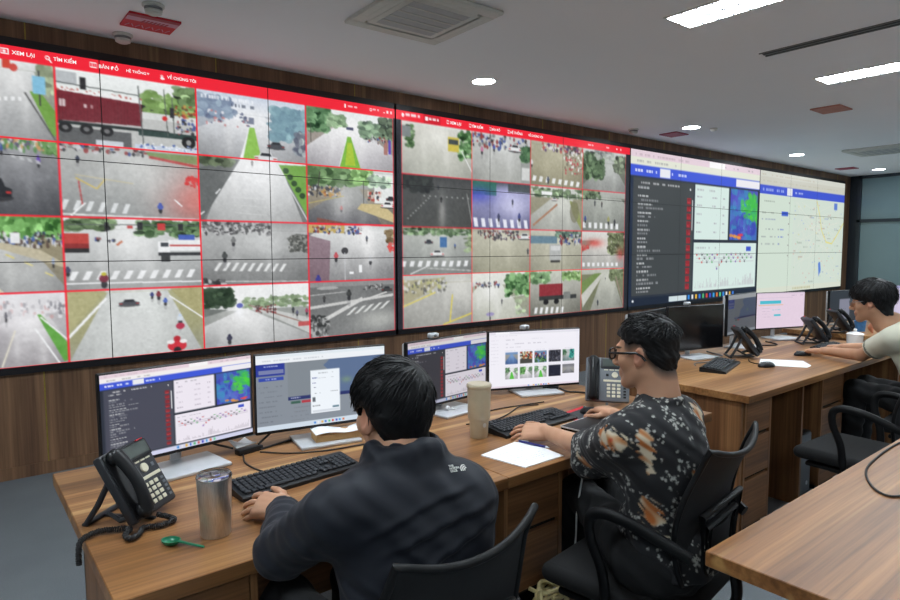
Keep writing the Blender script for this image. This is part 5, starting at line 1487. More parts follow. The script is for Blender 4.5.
def mouse(x, y, rz, label):
    t = thing('mouse', (x, y, DZ), label, 'mouse', math.radians(rz), 'black computer mice')
    g = Grid((-.04, -.065, -.004), (.04, .065, .045), .0035)
    g.add(ell((0, 0, .006), (.031, .056, .027)), .01)
    g.add(ell((0, -.03, .004), (.028, .034, .024)), .012)
    g.f = np.maximum(g.f, .001 - g.Z())
    o = g.mesh('body', M['black'], t)
    MB().lathe([(.007, -.003), (.008, 0), (.007, .003)], 14, Matrix.Translation((0, .034, .026)) @ Matrix.Rotation(PI / 2, 4, 'Y')).build('scroll_wheel', M['greyplastic'], t, True)
    return t
def mouse_late():
    mouse(2.2, 1.735, 12, 'black mouse on red pad under hand of person in patterned shirt')
    mouse(3.935, 1.765, 70, 'black mouse on its own beside pale sheet on long desk')
    mouse(4.55, 1.80, 55, 'black mouse under hand of person in pale shirt')
t = thing('mouse_pad', (2.175, 1.735, DZ), 'red edged black mouse pad beside upright grey phone', 'mouse pad', math.radians(8))
MB().box((0, 0, .0012), (.235, .2, .0024), .001, seg=1).build('red_edge', M['red'], t)
MB().box((-.0, 0, .0027), (.185, .15, .001)).build('dark_centre', M['phonedark'], t)

# ------------------------------------------------------------------ desk phones
def phone(x, y, rz, label, tilt=54, body='phonedark', hs='black'):
    t = thing('desk_phone', (x, y, DZ), label, 'telephone', math.radians(rz), 'desk telephones')
    q = Euler((math.radians(tilt), 0, 0)).to_matrix()
    base = Vector((0, -.085, .03))
    def T(u, v, n):
        return base + q @ Vector((u, v, n))
    def bx(m, u0, u1, v0, v1, n0, n1, r=.002):
        m.box(T((u0 + u1) / 2, (v0 + v1) / 2, (n0 + n1) / 2), (u1 - u0, v1 - v0, n1 - n0), r, q)
        return m
    bx(MB(), -.1, .1, 0, .215, -.028, .0, .009).build('body', M[body], t, True)
    bx(bx(MB(), -.092, -.036, .006, .21, 0, .004, .002), -.03, .094, .158, .21, 0, .006, .003).build('face_plate', M['phonedark'] if body != 'phonedark' else M['black'], t, True)
    # handset
    hp = [(-.064, .02, .02), (-.064, .05, .032), (-.064, .108, .04), (-.064, .166, .032), (-.064, .196, .02)]
    h = MB().tube(spline([T(*p) for p in hp], 6), [.022 - .0055 * math.sin(PI * i / 24) for i in range(25)], 14)
    for v in (.024, .192):
        h.lathe([(.016, -.013), (.023, -.008), (.025, .004), (.017, .012)], 20, Matrix.Translation(T(-.064, v, .017)) @ q.to_4x4())
    h.build('handset', M[hs], t, True, 60)
    bx(MB(), -.022, .086, .168, .204, .006, .0072, .0005).build('display', M['lcd'], t)
    k = MB()
    for i in range(4): bx(k, -.016 + i * .025, .003 + i * .025, .149, .154, 0, .003, .001)
    bx(k, -.018, .088, .094, .104, 0, .0028, .001)
    k.lathe([(.0145, 0), (.0135, .005), (.005, .0045)], 24, Matrix.Translation(T(.034, .128, 0)) @ q.to_4x4())
    for r in range(4):
        for c in range(3):
            bx(k, -.002 + c * .023, .014 + c * .023, .02 + r * .0175, .032 + r * .0175, 0, .0032, .0015)
    k.build('buttons', M['keyleg'], t)
    k = MB()
    for r in range(5): bx(k, .073, .085, .018 + r * .014, .026 + r * .014, 0, .003, .001)
    for s in (-.006, .066): bx(k, s, s + .012, .121, .133, 0, .003, .002)
    k.build('side_keys', M['phonegrey'] if body == 'phonedark' else M['black'], t)
    bx(MB(), .06, .088, .2095, .2135, -.004, .003, .001).build('message_lamp', M['red'], t)
    s = MB()
    top = T(0, .15, -.028)
    for sx in (-.062, .062):
        s.tube([(sx, top.y, top.z), (sx, .06, .06), (sx * 1.1, .095, .006)], [.009, .009, .008], 8)
        s.tube([T(sx, .02, -.02), (sx, -.01, .02), (sx, .03, .04)], [.01, .008, .006], 8)
    s.box((0, .095, .005), (.15, .02, .01), .003).box((0, .01, .005), (.012, .17, .008), .002)
    s.build('stand', M[body] if body == 'phonedark' else M['phonegrey'], t, True)
    return t
P1 = phone(.36, 1.845, 43, 'black desk phone with coiled cord, in front of near left monitor', 60)
P1.scale = (.93, .93, .93)
phone(2.415, 1.815, -53, 'upright grey desk phone with black handset beside patterned shirt', 62, 'phonegrey')
phone(4.19, 2.035, 42, 'black desk phone in front of the dim map monitor')
phone(5.20, 1.985, 42, 'black desk phone near white mug and hand of person in pale shirt')
phone(6.02, 2.10, 42, 'black desk phone on farthest desk before dark monitor')

def cable(name, pts, r, label, mat='cable', n=8):
    pts = [p if len(p) == 3 else (p[0], p[1], DZ + r) for p in pts]
    o = MB().tube(spline(pts, n), r, 8).build(name, M[mat], None, True)
    return setp(o, label, 'cable')
def coil(pts, r, R, turns):
    c = spline(pts, 40)
    out = []
    N = len(c)
    L = 0
    for i in range(N):
        d = (c[min(i + 1, N - 1)] - c[max(i - 1, 0)]).normalized()
        u = d.cross(Vector((0, 0, 1))); u = u.normalized() if u.length > 1e-4 else Vector((1, 0, 0))
        v = u.cross(d)
        a = 2 * PI * turns * i / N
        out.append(c[i] + u * R * math.cos(a) + v * R * math.sin(a))
    return out
cpts = [(.405, 1.765, .775), (.435, 1.765, .760), (.44, 1.735, .760), (.40, 1.722, .760), (.365, 1.735, .760), (.345, 1.70, .760), (.322, 1.69, .760), (.318, 1.72, .760), (.335, 1.75, .760), (.30, 1.775, .760), (.265, 1.785, .760), (.228, 1.765, .757), (.219, 1.755, .735), (.217, 1.75, .70)]
o = MB().tube(coil(cpts, .002, .0058, 110), .0022, 6).build('coiled_cord', M['cable'], None, True)
setp(o, 'black coiled handset cord beside near left desk phone, hanging over desk end', 'cord')

# ------------------------------------------------------------------ small things on the desks
t = thing('steel_tumbler', (.507, 1.602, DZ), 'brushed steel tumbler with clear lid beside hand of navy jacket', 'tumbler')
MB().lathe([(.036, 0), (.0375, .004), (.043, .14), (.044, .15), (.0425, .151), (.04, .148), (.035, .01), (.001, .01)], 40).build('cup', M['steel'], t, True)
MB().lathe([(.0395, .144), (.0445, .152), (.0445, .156), (.04, .162), (.034, .1595), (.001, .1595)], 40).build('lid', M['clear'], t, True)
MB().box((0, -.012, .163), (.02, .03, .006), .002).build('lid_slider', M['clear'], t, True)
t = thing('beige_tumbler', (1.592, 1.802, DZ), 'tall beige tumbler with band and lid in front of monitor', 'tumbler')
MB().lathe([(.033, 0), (.035, .004), (.0375, .06), (.0385, .078), (.0435, .08), (.046, .19), (.045, .196)], 40).build('cup', M['tumbler'], t, True)
MB().lathe([(.0385, .0765), (.0432, .0765), (.0442, .0795), (.0435, .082), (.0385, .082)], 40).build('band', M['tumbler'], t, True)
MB().lathe([(.0458, .194), (.049, .199), (.049, .208), (.045, .213), (.03, .2125), (.001, .2125)], 40).build('lid', M['tumbler'], t, True)
MB().lathe([(.001, .0), (.009, .001)], 20, Matrix.Translation((1.586 - 1.592, -.0385, .055)) @ Matrix.Rotation(PI / 2, 4, 'X')).build('round_mark', M['offwhite'], t)
t = thing('scoop_spoon', (.417, 1.59, DZ), 'small green plastic scoop on desk in front of steel tumbler', 'scoop', math.radians(-52))
MB().lathe([(.001, .0), (.012, .001), (.019, .007), (.0205, .013), (.0185, .0125), (.0165, .008), (.01, .004), (.001, .0035)], 24, Matrix.Translation((-.028, 0, 0)) @ Matrix.Diagonal((1.25, .9, 1, 1)), False).build('bowl', M['green'], t, True)
MB().tube([(-.006, 0, .011), (.02, 0, .008), (.065, 0, .004)], [.005, .0042, .0038], 8, flat=.6).build('handle', M['green'], t, True)
def sheet(name, poly, z, label, cat, th=.0015):
    c = Vector((sum(p[0] for p in poly) / len(poly), sum(p[1] for p in poly) / len(poly)))
    o = MB().prism([(p[0] - c.x, p[1] - c.y) for p in poly], 0, th).build(name, M['paper'])
    o.location = (c.x, c.y, z)
    return setp(o, label, cat)
sheet('paper_sheet', [(1.445, 1.625), (1.69, 1.665), (1.668, 1.435), (1.475, 1.435)], DZ, 'white handwritten sheet under navy pen in front of beige tumbler', 'paper', .004)
ln = MB()
sheet('paper_sheet', [(4.0, 1.835), (4.19, 1.915), (4.33, 1.705), (4.19, 1.6), (4.10, 1.59), (4.03, 1.72)], DZ, 'blank white sheet lying beside black mouse on long desk', 'paper')
t = thing('ballpoint_pen', (1.668, 1.58, DZ + .004), 'navy ballpoint pen lying on handwritten white sheet', 'pen', math.radians(-78))
MB().cyl((-.065, 0, .0048), (.05, 0, .0048), .0045, n=12).build('barrel', M['pen'], t, True)
MB().cyl((.05, 0, .0048), (.066, 0, .0044), .0045, .0012, 12).build('tip', M['silver'], t, True)
MB().box((-.045, 0, .0102), (.045, .003, .0015), .0005).build('clip', M['silver'], t)
# handwriting on the sheet stays part of it
for o in list(bpy.data.objects):
    if o.name == 'paper_sheet':
        m = MB()
        for r in range(9):
            x = -.08
            while x < .06:
                w = rnd.uniform(.006, .016)
                m.b2((x, .06 - r * .016 + rnd.uniform(-.001, .001), .004), (x + w, .0612 - r * .016, .0042)); x += w + .005
        m.build('handwriting', M['pencil'], o)
t = thing('laptop', (2.06, 1.575, DZ + .0035), 'closed black laptop with silver rim, between sheet and red mouse pad', 'laptop', math.radians(6))
MB().box((0, 0, .007), (.30, .19, .010), .003).build('base', M['blackgloss'], t, True)
MB().box((0, 0, .0145), (.30, .19, .005), .002).build('lid', M['black'], t, True)
MB().box((0, .0955, .0145), (.30, .003, .0056), .001).box((-.1505, 0, .0145), (.003, .19, .0056), .001).build('rim', M['silver'], t)
t = thing('notebook', (1.14, 2.115, DZ + .012), 'small brown book on monitor stand base', 'book', math.radians(-12))
MB().box((0, 0, .013), (.185, .075, .026), .002).build('block', M['cardboard'], t)
o = MB().sheet(lambda u, v: (-.095 + .19 * u, -.045 + .09 * v, .004 + .004 * math.sin(7 * u) + .005 * v * math.sin(5 * u + 1)), 16, 6, .002).build('paper_sheet', M['paper'], None, True)
o.location = (1.14, 2.115, DZ + .04); o.rotation_euler = (0, 0, math.radians(-12))
setp(o, 'crumpled white paper lying on small brown book at monitor stand', 'paper')
o = MB().sheet(lambda u, v: (-.045 + .09 * u, -.035 + .07 * v, .012 + .012 * math.sin(5 * u + 2 * v) * v + .02 * v * (1 - u)), 12, 8, .002).build('paper_sheet', M['paper'], None, True)
o.location = (.815, 2.255, DZ + .005); o.rotation_euler = (0, 0, .3)
setp(o, 'small white folded paper between the first two monitors among black cables', 'paper')
t = thing('cable_adapter', (.815, 2.19, DZ), 'black cable adapter block between the first two monitors', 'adapter', .2)
MB().box((0, 0, .01), (.085, .035, .02), .004).build('block', M['black'], t, True)
MB().box((.05, 0, .01), (.02, .02, .012), .003).build('plug', M['cable'], t, True)
cable('cable', [(.77, 2.21, .77), (.70, 2.225, .80), (.66, 2.24, .83)], .004, 'black cable rising to near left monitor')
cable('cable', [(.86, 2.2, .77), (.93, 2.23, .80), (1.0, 2.24, .83), (1.06, 2.24, .85)], .004, 'thick black cable rising to monitor with map', )
cable('cable', [(.86, 2.185), (.95, 2.21), (1.04, 2.235)], .004, 'second black cable behind the map monitor stand')
cable('cable', [(.79, 2.165), (.765, 2.08), (.77, 1.99), (.79, 1.93), (.80, 1.905)], .003, 'thin black keyboard cable running to adapter block')
cable('cable', [(.85, 2.16), (.93, 2.075), (1.05, 2.02), (1.18, 2.0), (1.3, 1.97), (1.38, 1.95)], .0028, 'thin black cable in front of brown book')
cable('cable', [(1.66, 1.96), (1.75, 1.93), (1.85, 1.945), (1.95, 1.985), (2.05, 2.03), (2.14, 2.0)], .0028, 'thin brown cable behind keyboard of patterned shirt', 'cable')
cable('cable', [(1.80, 2.06), (1.95, 2.06), (2.08, 2.04), (2.2, 2.02)], .0028, 'thin cable in front of thumbnail monitor stand', 'cable')
t = thing('cable_adapter', (2.43, 2.17, DZ), 'black plug adapter beside thumbnail monitor stand', 'adapter', -.9)
MB().box((0, 0, .011), (.06, .03, .022), .004).build('block', M['black'], t, True)
MB().box((-.04, 0, .011), (.024, .022, .014), .003).build('plug', M['cable'], t, True)
cable('cable', [(2.45, 2.14, .762), (2.45, 2.09), (2.48, 2.05), (2.51, 1.99), (2.50, 1.95)], .0045, 'thick black cable from plug adapter to upright grey phone')
t = thing('earbud', (1.725, 2.165, DZ + .012), 'white earbud lying on monitor stand base', 'earbud')
MB().lathe([(.001, 0), (.008, .002), (.011, .01), (.008, .018), (.001, .02)], 16).build('bud', M['ceramic'], t, True)
MB().cyl((.006, -.004, .006), (.03, -.012, .005), .004, .0035, 10).build('stem', M['ceramic'], t, True)
t = thing('lidded_mug', (5.18, 1.69, DZ), 'white ceramic mug with lid beside person in pale shirt', 'mug')
MB().lathe([(.04, 0), (.052, .004), (.054, .1), (.05, .1), (.048, .01), (.001, .01)], 32).build('cup', M['ceramic'], t, True)
MB().lathe([(.056, .1), (.057, .106), (.04, .118), (.012, .124), (.009, .132), (.013, .139), (.009, .145), (.001, .146)], 32).build('lid', M['ceramic'], t, True)
MB().tube(spline([(.05, -.01, .085), (.082, -.016, .078), (.086, -.017, .045), (.052, -.01, .025)], 6), .006, 10).build('handle', M['ceramic'], t, True)
t = thing('blue_box', (6.3, 2.02, DZ), 'blue plastic tub on farthest desk behind white mug', 'tub')
MB().lathe([(.04, 0), (.046, .085), (.043, .085), (.037, .006), (.001, .006)], 28).build('tub', M['blue'], t, True)
MB().lathe([(.048, .085), (.048, .095), (.001, .097)], 28).build('lid', M['blue'], t, True)
t = thing('snack_packet', (6.22, 1.90, DZ), 'orange packet beside blue tub on farthest desk', 'packet', .4)
MB().sheet(lambda u, v: (-.05 + .1 * u, .03 * math.sin(PI * v) * math.sin(PI * u), .005 + .09 * v), 10, 10, .01).build('pouch', M['skinp'], t, True)
for i, (pts, lb) in enumerate((([(5.55 + .5, 2.3), (6.12, 2.18), (6.2, 2.24), (6.28, 2.12), (6.36, 2.2)], 'tangled grey cable under dark monitor on farthest desk'), ([(6.05, 2.22), (6.16, 2.3), (6.22, 2.16), (6.34, 2.26), (6.4, 2.12)], 'second tangled cable on farthest desk'))):
    cable('cable', pts, .006, lb, 'phonegrey')
cable('cable', [(4.02, 2.18), (4.1, 2.13), (4.14, 2.2), (4.2, 2.3)], .004, 'bluish cable beside black phone of long desk', 'phonegrey')
cable('cable', [(3.62, 2.05), (3.7, 2.1), (3.85, 2.07), (3.98, 2.12), (4.08, 2.18)], .003, 'thin grey cable behind idle keyboard', 'phonegrey')
cable('cable', [(3.99, 1.80), (4.0, 1.88), (4.06, 1.93), (4.12, 1.96)], .0028, 'thin black mouse cable running to black phone', 'cable')
cable('cable', [(4.83, 2.31), (4.75, 2.2), (4.9, 2.12), (5.0, 2.25)], .005, 'black cable at foot of dim map monitor')
cable('cable', [(5.05, 2.24), (5.16, 2.2), (5.26, 2.12), (5.3, 2.06)], .0035, 'blue grey cable from pinkish monitor to black phone', 'phonegrey')
cable('cable', [(2.95, .78 - .08), (2.72, .735), (2.45, .725), (2.3, .70), (2.17, .64), (2.13, .585), (2.2, .555), (2.32, .57), (2.36, .55), (2.28, .53), (2.2, .52), (2.24, .49), (2.5, .47)], .0035, 'loose black cable looping over near right desk')
t = thing('cable_plug', (2.115, .53, DZ), 'small white plug at right edge of near right desk', 'plug')
MB().box((0, 0, .007), (.03, .018, .014), .004).build('shell', M['ceramic'], t, True)
MB().cyl((-.014, 0, .007), (-.026, 0, .007), .004, n=10).build('pin', M['silver'], t, True)
cable('cable', [(1.83, 1.50, .753), (1.79, 1.43, .753), (1.745, 1.40, .754), (1.725, 1.392, .70), (1.69, 1.39, .56), (1.68, 1.39, .435), (1.63, 1.395, .36), (1.60, 1.41, .30), (1.58, 1.43, .26)], .0032, 'white cable hanging over desk edge into the open drawer', 'cablewhite')
# ------------------------------------------------------------------ mesh-backed task chairs
def make_chair():
    t = bpy.data.objects.new('office_chair', None)
    COL.objects.link(t)
    MB().box((0, .0, .435), (.46, .47, .065), .034, seg=5).build('seat', M['fabric'], t, True, 60)
    MB().box((0, -.01, .38), (.40, .38, .024), .01).build('seat_pan', M['chairblack'], t, True)
    # back: outline curves round the sitter and leans back towards the top
    def bp(u, v):                                   # u -1..1 across, v 0..1 up
        w = .165 + .04 * math.sin(PI * min(1, v * 1.15)) + .02 * v
        z = .53 + (.375 + .035 * u * u) * v
        y = -.235 - .085 * v ** 1.4 + .05 * math.sin(PI * v) * .5 + (.024 + .008 * v) * u * u
        return Vector((u * w, y, z))
    ring = [bp(-1 + 2 * k / 14, 1.) for k in range(15)] + [bp(1, 1 - k / 12) for k in range(1, 13)] + [bp(1 - 2 * k / 14, 0.) for k in range(1, 15)] + [bp(-1, k / 12) for k in range(1, 12)]
    MB().tube(ring, .0085, 10, closed=True).build('backrest_frame', M['chairblack'], t, True)
    MB().sheet(lambda a, b: bp(-1 + 2 * a, b), 18, 14, .002).build('backrest_mesh', M['mesh'], t, True)
    lb = MB()
    for k in (0, 1):
        q = [bp(u, v) + Vector((0, -.028, 0)) for u, v in ((-.62 + .16 * k, .06 + .1 * k), (.62 - .16 * k, .06 + .1 * k), (.7 - .16 * k, .52 - .1 * k), (-.7 + .16 * k, .52 - .1 * k))]
        lb.tube(q, .011, 8, closed=True)
    lb.sheet(lambda a, b: bp((-.36 + .72 * a), .2 + .2 * b) + Vector((0, -.028, 0)), 6, 4, .006)
    lb.build('lumbar_support', M['chairblack'], t, True)
    sp = [(0, -.1, .365), (0, -.24, .38), (0, -.305, .45), (0, -.3, .54), (0, -.275, .62)]
    MB().tube(spline(sp, 6), .026, 12, flat=.55).build('back_support', M['chairblack'], t, True)
    for s in (-1, 1):
        path = [(s * .215, -.255, .64), (s * .235, -.19, .67), (s * .250, -.11, .70), (s * .255, -.02, .712), (s * .254, .03, .69), (s * .248, .035, .625), (s * .235, .0, .52), (s * .22, -.01, .41), (s * .16, -.02, .375)]
        MB().tube(spline(path, 6), .0135, 10, flat=1.35).build('armrest', M['chairblack'], t, True)
    MB().box((0, 0, .352), (.18, .22, .05), .012).build('tilt_mechanism', M['black'], t, True)
    lv = MB().tube([(.07, .04, .35), (.2, .06, .34), (.25, .065, .335)], .006, 8)
    lv.build('lever', M['black'], t, True)
    MB().cyl((0, 0, .15), (0, 0, .34), .017, n=16).build('gas_piston', M['chrome'], t, True)
    MB().cyl((0, 0, .08), (0, 0, .23), .027, n=16).build('gas_lift', M['chrome'], t, True)
    b = MB()
    for k in range(5):
        a = 2 * PI * k / 5 + 1.08
        d = Vector((math.cos(a), math.sin(a), 0))
        b.tube([d * .02 + Vector((0, 0, .105)), d * .16 + Vector((0, 0, .092)), d * .3 + Vector((0, 0, .068))], [.03, .024, .017], 8, flat=.7)
    b.lathe([(.04, .075), (.045, .1), (.036, .13)], 16)
    b.build('star_base', M['chrome'], t, True)
    for k in range(5):
        a = 2 * PI * k / 5 + 1.08
        d = Vector((math.cos(a), math.sin(a), 0)) * .3
        n = Vector((-math.sin(a), math.cos(a), 0))
        c = MB()
        for s in (-1, 1):
            p = d + n * s * .013 + Vector((0, 0, .0255))
            c.cyl(p - n * .009, p + n * .009, .0255, n=16)
        c.cyl(d + Vector((0, 0, .025)), d + Vector((0, 0, .066)), .008, n=8)
        c.build('caster', M['black'], t, True)
    return t
chair = make_chair()
def place(o, x, y, rz, label):
    o.location = (x, y, 0); o.rotation_euler = (0, 0, math.radians(rz))
    setp(o, label, 'chair', 'black mesh office chairs')
place(chair, .735, 1.161, 4, 'black mesh office chair holding person in navy jacket')
for a in ((1.71, 1.15, 8, 'black mesh office chair holding person in patterned shirt'),
          (3.585, 1.12, -3, 'empty black mesh office chair in front of computer tower'),
          (4.47, 1.03, 4, 'black mesh office chair holding person in pale shirt')):
    c = copy_tree(chair)
    place(c, *a)
# ------------------------------------------------------------------ people
TONE = np.array((192, 146, 118), np.float32)
def vec(**k): return {a: np.array(b, np.float64) for a, b in k.items()}
def body_of(J, h, lo, hi, res, hands, label, base, tone=TONE, rx=.135, ry=.085, fade=None):
    G = Grid(lo, hi, res)
    pr, R = torso_prims(J, rx, ry, -.012)
    for p, k in pr: G.add(p, k)
    add_limbs(G, J, 1.)
    G.add(rcone(J['neck'], h.p(0, -.035, -.08), .055, .052), .03)
    add_head(G, h)
    for s, a in zip('LR', hands): add_hand(G, J['wr' + s], *a[0], **a[1])
    for s in 'LR': add_foot(G, J['an' + s], (0, 1, 0))
    def colour(co, nr):
        col = np.tile(tone, (len(co), 1)) + wobble(co, 4., 60.)[:, None]
        return face_paint(col, co, h, tone, fade)
    o = G.mesh('person', M['skin'], None, 1, colour, base)
    o.location = base
    return setp(o, label, 'person')

def sleeve_cut(G, W, d, R=.13):
    """trims the field beyond the plane through W facing d, within R of W"""
    W = np.array(W); d = np.array(d, float); d /= np.linalg.norm(d)
    X, Y, Z = G.X() - W[0], G.Y() - W[1], G.Z() - W[2]
    pl = X * d[0] + Y * d[1] + Z * d[2]
    near = X ** 2 + Y ** 2 + Z ** 2 < R * R
    G.f = np.where(near, np.maximum(G.f, pl), G.f).astype(np.float32)
def fold_field(G, amp, freq, seed, where=None):
    P = np.stack(np.broadcast_arrays(G.X(), G.Y(), G.Z()), -1)
    w = wobble(P, amp, freq, seed)
    if where is not None: w = w * where(P)
    G.f = (G.f + w).astype(np.float32)
def flat(c, var=3., f=40.):
    c = np.array(c, np.float32)
    return lambda co, nr: np.clip(c[None] + wobble(co, var, f)[:, None], 2, 250)
def trousers(J, parent, base, res=.006, k=1.2, low=.0):
    pts = np.array([J[a] for a in ('hipL', 'hipR', 'knL', 'knR', 'anL', 'anR', 'pelvis')])
    G = Grid(pts.min(0) - .16, pts.max(0) + .16, res)
    add_limbs(G, J, k, arms=False)
    for s in 'LR': G.add(rcone(J['kn' + s], J['an' + s] + [0, 0, .02], .066, .056), .02)
    G.add(ell(J['pelvis'] + [0, .0, -.02], (.17, .13, .11)), .05)
    fold_field(G, .005, 55., 3.)
    G.f = np.maximum(G.f, np.maximum(.05 - G.Z(), G.Z() - (J['pelvis'][2] + .1))).astype(np.float32)
    return G.mesh('trousers', M['trouser'], parent, 2, None, base)
def shoes(J, parent, base, mat):
    for s in 'LR':
        A = J['an' + s]
        G = Grid(A + [-.07, -.1, -.1], A + [.07, .25, .04], .005)
        add_foot(G, A, (0, 1, 0), 1., .008)
        G.f = np.maximum(G.f, np.maximum(.001 - G.Z(), G.Z() - .1)).astype(np.float32)
        G.mesh('shoe', M[mat], parent, 1, None, base)

# ---- the person in the navy jacket, seen from behind
J = vec(pelvis=(.72, 1.05, .58), belly=(.735, 1.07, .72), chest=(.755, 1.10, .87), neck=(.78, 1.135, .985), shL=(.595, 1.12, .94), shR=(.895, 1.075, .925),
        elL=(.565, 1.315, .797), wrL=(.680, 1.565, .785), elR=(.94, 1.27, .79), wrR=(.88, 1.53, .79),
        hipL=(.63, 1.06, .555), hipR=(.80, 1.05, .555), knL=(.64, 1.47, .575), knR=(.84, 1.46, .575), anL=(.65, 1.50, .09), anR=(.86, 1.47, .09))
base = (.72, 1.05, 0.)
h = Rig((.80, 1.215, 1.098), (-.03, 1, 0), .14, 0.03, .97)
p1 = body_of(J, h, (.42, .9, .0), (1.12, 1.80, 1.26), .0033,
             ((((-.52, .85, -.06), (-.30, -.42, .85), 1), dict(curl=(.22, .28, .25), spread=.17)), (((-.25, .95, -.12), (0, .1, 1), -1), dict(curl=(.2, .35, .3)))),
             'person from behind in navy jacket with short black hair, left hand on keyboard', base)
zl = [(-.14, -.10), (-.075, -.098), (-.05, -.075), (-.03, -.02), (-.016, .032), (.014, .032), (.03, .005), (.05, .02), (.075, .045), (.12, .05)]
hair_cap(h, 'hair', p1, zl, lambda x, y, z: .005 + .014 * np.clip((z + .05) / .10, 0, 1), origin=base, noise_amp=.0014)
hair_locks(h, p1, zl, (.03, -.075, .095), 700, .06, lambda d: .005 + .013 * max(0, min(1, d.z + .7)), .10, base, .0032, 3, droop=.1)
G = Grid((.40, .86, .50), (1.14, 1.76, 1.12), .0048)
pr, R = torso_prims(J, .140, .096, .012)
for p, k in pr: G.add(p, k)
for s in 'LR':
    G.add(rcone(J['sh' + s], J['el' + s], .068, .06), .035)
    G.add(rcone(J['el' + s], J['wr' + s] + (J['wr' + s] - J['el' + s]) * .02, .06, .040), .02)
    e = J['el' + s]; w = J['wr' + s]
    for k in range(4):                                   # gathered folds down the sleeve
        c = e + (w - e) * (.12 + .22 * k)
        G.add(ell(c + [0, 0, .004], (.056 - .005 * k, .02, .053 - .005 * k), np.array(Matrix.Rotation(-.35 + .3 * (k % 2), 3, 'Z'))), .012)
    G.add(rcone(w + (e - w) * .1, w + (e - w) * .05, .042, .040), .01)
# stand-up collar / folded hood
nk = J['neck'] + np.array([0.005, .005, .02])
for a in range(16):
    a0, a1 = 2 * PI * a / 16, 2 * PI * (a + 1) / 16
    q = lambda t: nk + np.array([.074 * math.cos(t), .068 * math.sin(t), .028 + .008 * math.sin(t * 3) - .010 * math.sin(t)])
    G.add(rcone(q(a0), q(a1), .020, .020), .012); G.add(rcone(q(a0) - [0, 0, .03], q(a1) - [0, 0, .03], .024, .024), .02)
G.add(ell(nk + [.0, -.075, -.03], (.095, .03, .032)), .025)
G.add(rcone((.865, 1.06, .90), (.855, 1.045, .70), .085, .09), .06)
def crease(G, lines, ymax):
    X, Y, Z = G.X(), G.Y(), G.Z()
    for (xa, za), (xb, zb), w, amp in lines:
        dx, dz = xb - xa, zb - za
        L2 = dx * dx + dz * dz
        t = ((X - xa) * dx + (Z - za) * dz) / L2
        sd = ((X - xa) * dz - (Z - za) * dx) / math.sqrt(L2) + .012 * np.sin(t * 4)
        m = np.clip(t * 4, 0, 1) * np.clip((1 - t) * 4, 0, 1) * np.clip((ymax - Y) / .04, 0, 1)
        G.f = (G.f - amp * m * (np.exp(-(sd / w) ** 2) - .7 * np.exp(-((sd - 1.6 * w) / w) ** 2))).astype(np.float32)
crease(G, [((.60, .90), (.88, .99), .008, .004), ((.62, .86), (.93, .95), .010, .006), ((.66, .80), (.95, .92), .011, .007), ((.70, .74), (.95, .86), .011, .007), ((.66, .90), (.82, .72), .010, .004), ((.74, .70), (.92, .80), .010, .006), ((.80, .70), (.93, .90), .009, .005), ((.58, .84), (.70, .70), .010, .005)], 1.12)
fold_field(G, .0032, 27., 1.3, lambda P: np.clip((1.02 - P[..., 2]) * 6, .15, 1))
fold_field(G, .0022, 80., .4)
def hollow(G, o, d, r):
    G.add(rcone(o, o + d, r, r), .006, 's')
for s in 'LR':
    w, e = J['wr' + s], J['el' + s]
    d = (w - e) / np.linalg.norm(w - e)
    sleeve_cut(G, w - d * .02, d)
    hollow(G, w - d * .03, d * .1, .031)
hollow(G, h.p(0, -.04, -.12), np.array([0, 0, .15]), .063)
G.f = np.maximum(G.f, .53 - G.Z()).astype(np.float32)
jk = G.mesh('jacket', M['jacket'], p1, 2, flat((23, 27, 37), 2.), base)
# emblem on the shoulder blade: three lines of words beside a half dome of curved stripes
def emblem():
    parts = []
    for i, s in enumerate(('THE', 'NORTH', 'FACE')):
        me = text_mesh(s, .0105, ext=.0004, bold=.0004)
        co = np.empty(len(me.vertices) * 3, np.float32); me.vertices.foreach_get('co', co); co = co.reshape(-1, 3)
        co[:, 1] += .012 - i * .0098
        parts.append((co, [tuple(p.vertices) for p in me.polygons]))
        bpy.data.meshes.remove(me)
    for rr in (.012, .019, .026):
        N = 12
        pts, fs = [], []
        for k in range(N + 1):
            a = PI / 2 * k / N
            for q in (rr, rr + .0042):
                pts.append((.036 + .004 + q * math.cos(a + PI / 2) + .028, -.009 + q * math.sin(a + PI / 2) * 1., 0))
        for k in range(N): fs.append((2 * k, 2 * k + 1, 2 * k + 3, 2 * k + 2))
        parts.append((np.array(pts, np.float32), fs))
    bm = bmesh.new()
    for co, fs in parts:
        vs = [bm.verts.new(c) for c in co]
        for f in fs:
            try: bm.faces.new([vs[i] for i in f])
            except ValueError: pass
    return bm
bm = emblem()
bv = BVHTree.FromPolygons([v.co.copy() for v in jk.data.vertices], [tuple(p.vertices) for p in jk.data.polygons])
B = Vector(base)
org = Vector((.848, 1.035, .992)) - B
hit = bv.find_nearest(org)
nn = hit[1]
ex = (Vector((.9, .05, -.28)) - nn * Vector((.9, .05, -.28)).dot(nn)).normalized()
ey = nn.cross(ex)
for v in bm.verts:
    p = hit[0] + ex * (v.co.x - .032) * .66 + ey * v.co.y * .66
    r = bv.find_nearest(p)
    v.co = r[0] + r[1] * (.0012 + v.co.z)
bmesh.ops.recalc_face_normals(bm, faces=list(bm.faces))
me = bpy.data.meshes.new('shoulder_emblem'); bm.to_mesh(me); bm.free()
link_mesh('shoulder_emblem', me, M['offwhite'], p1, False, 'white three word shoulder emblem')
trousers(J, p1, base)
shoes(J, p1, base, 'black')

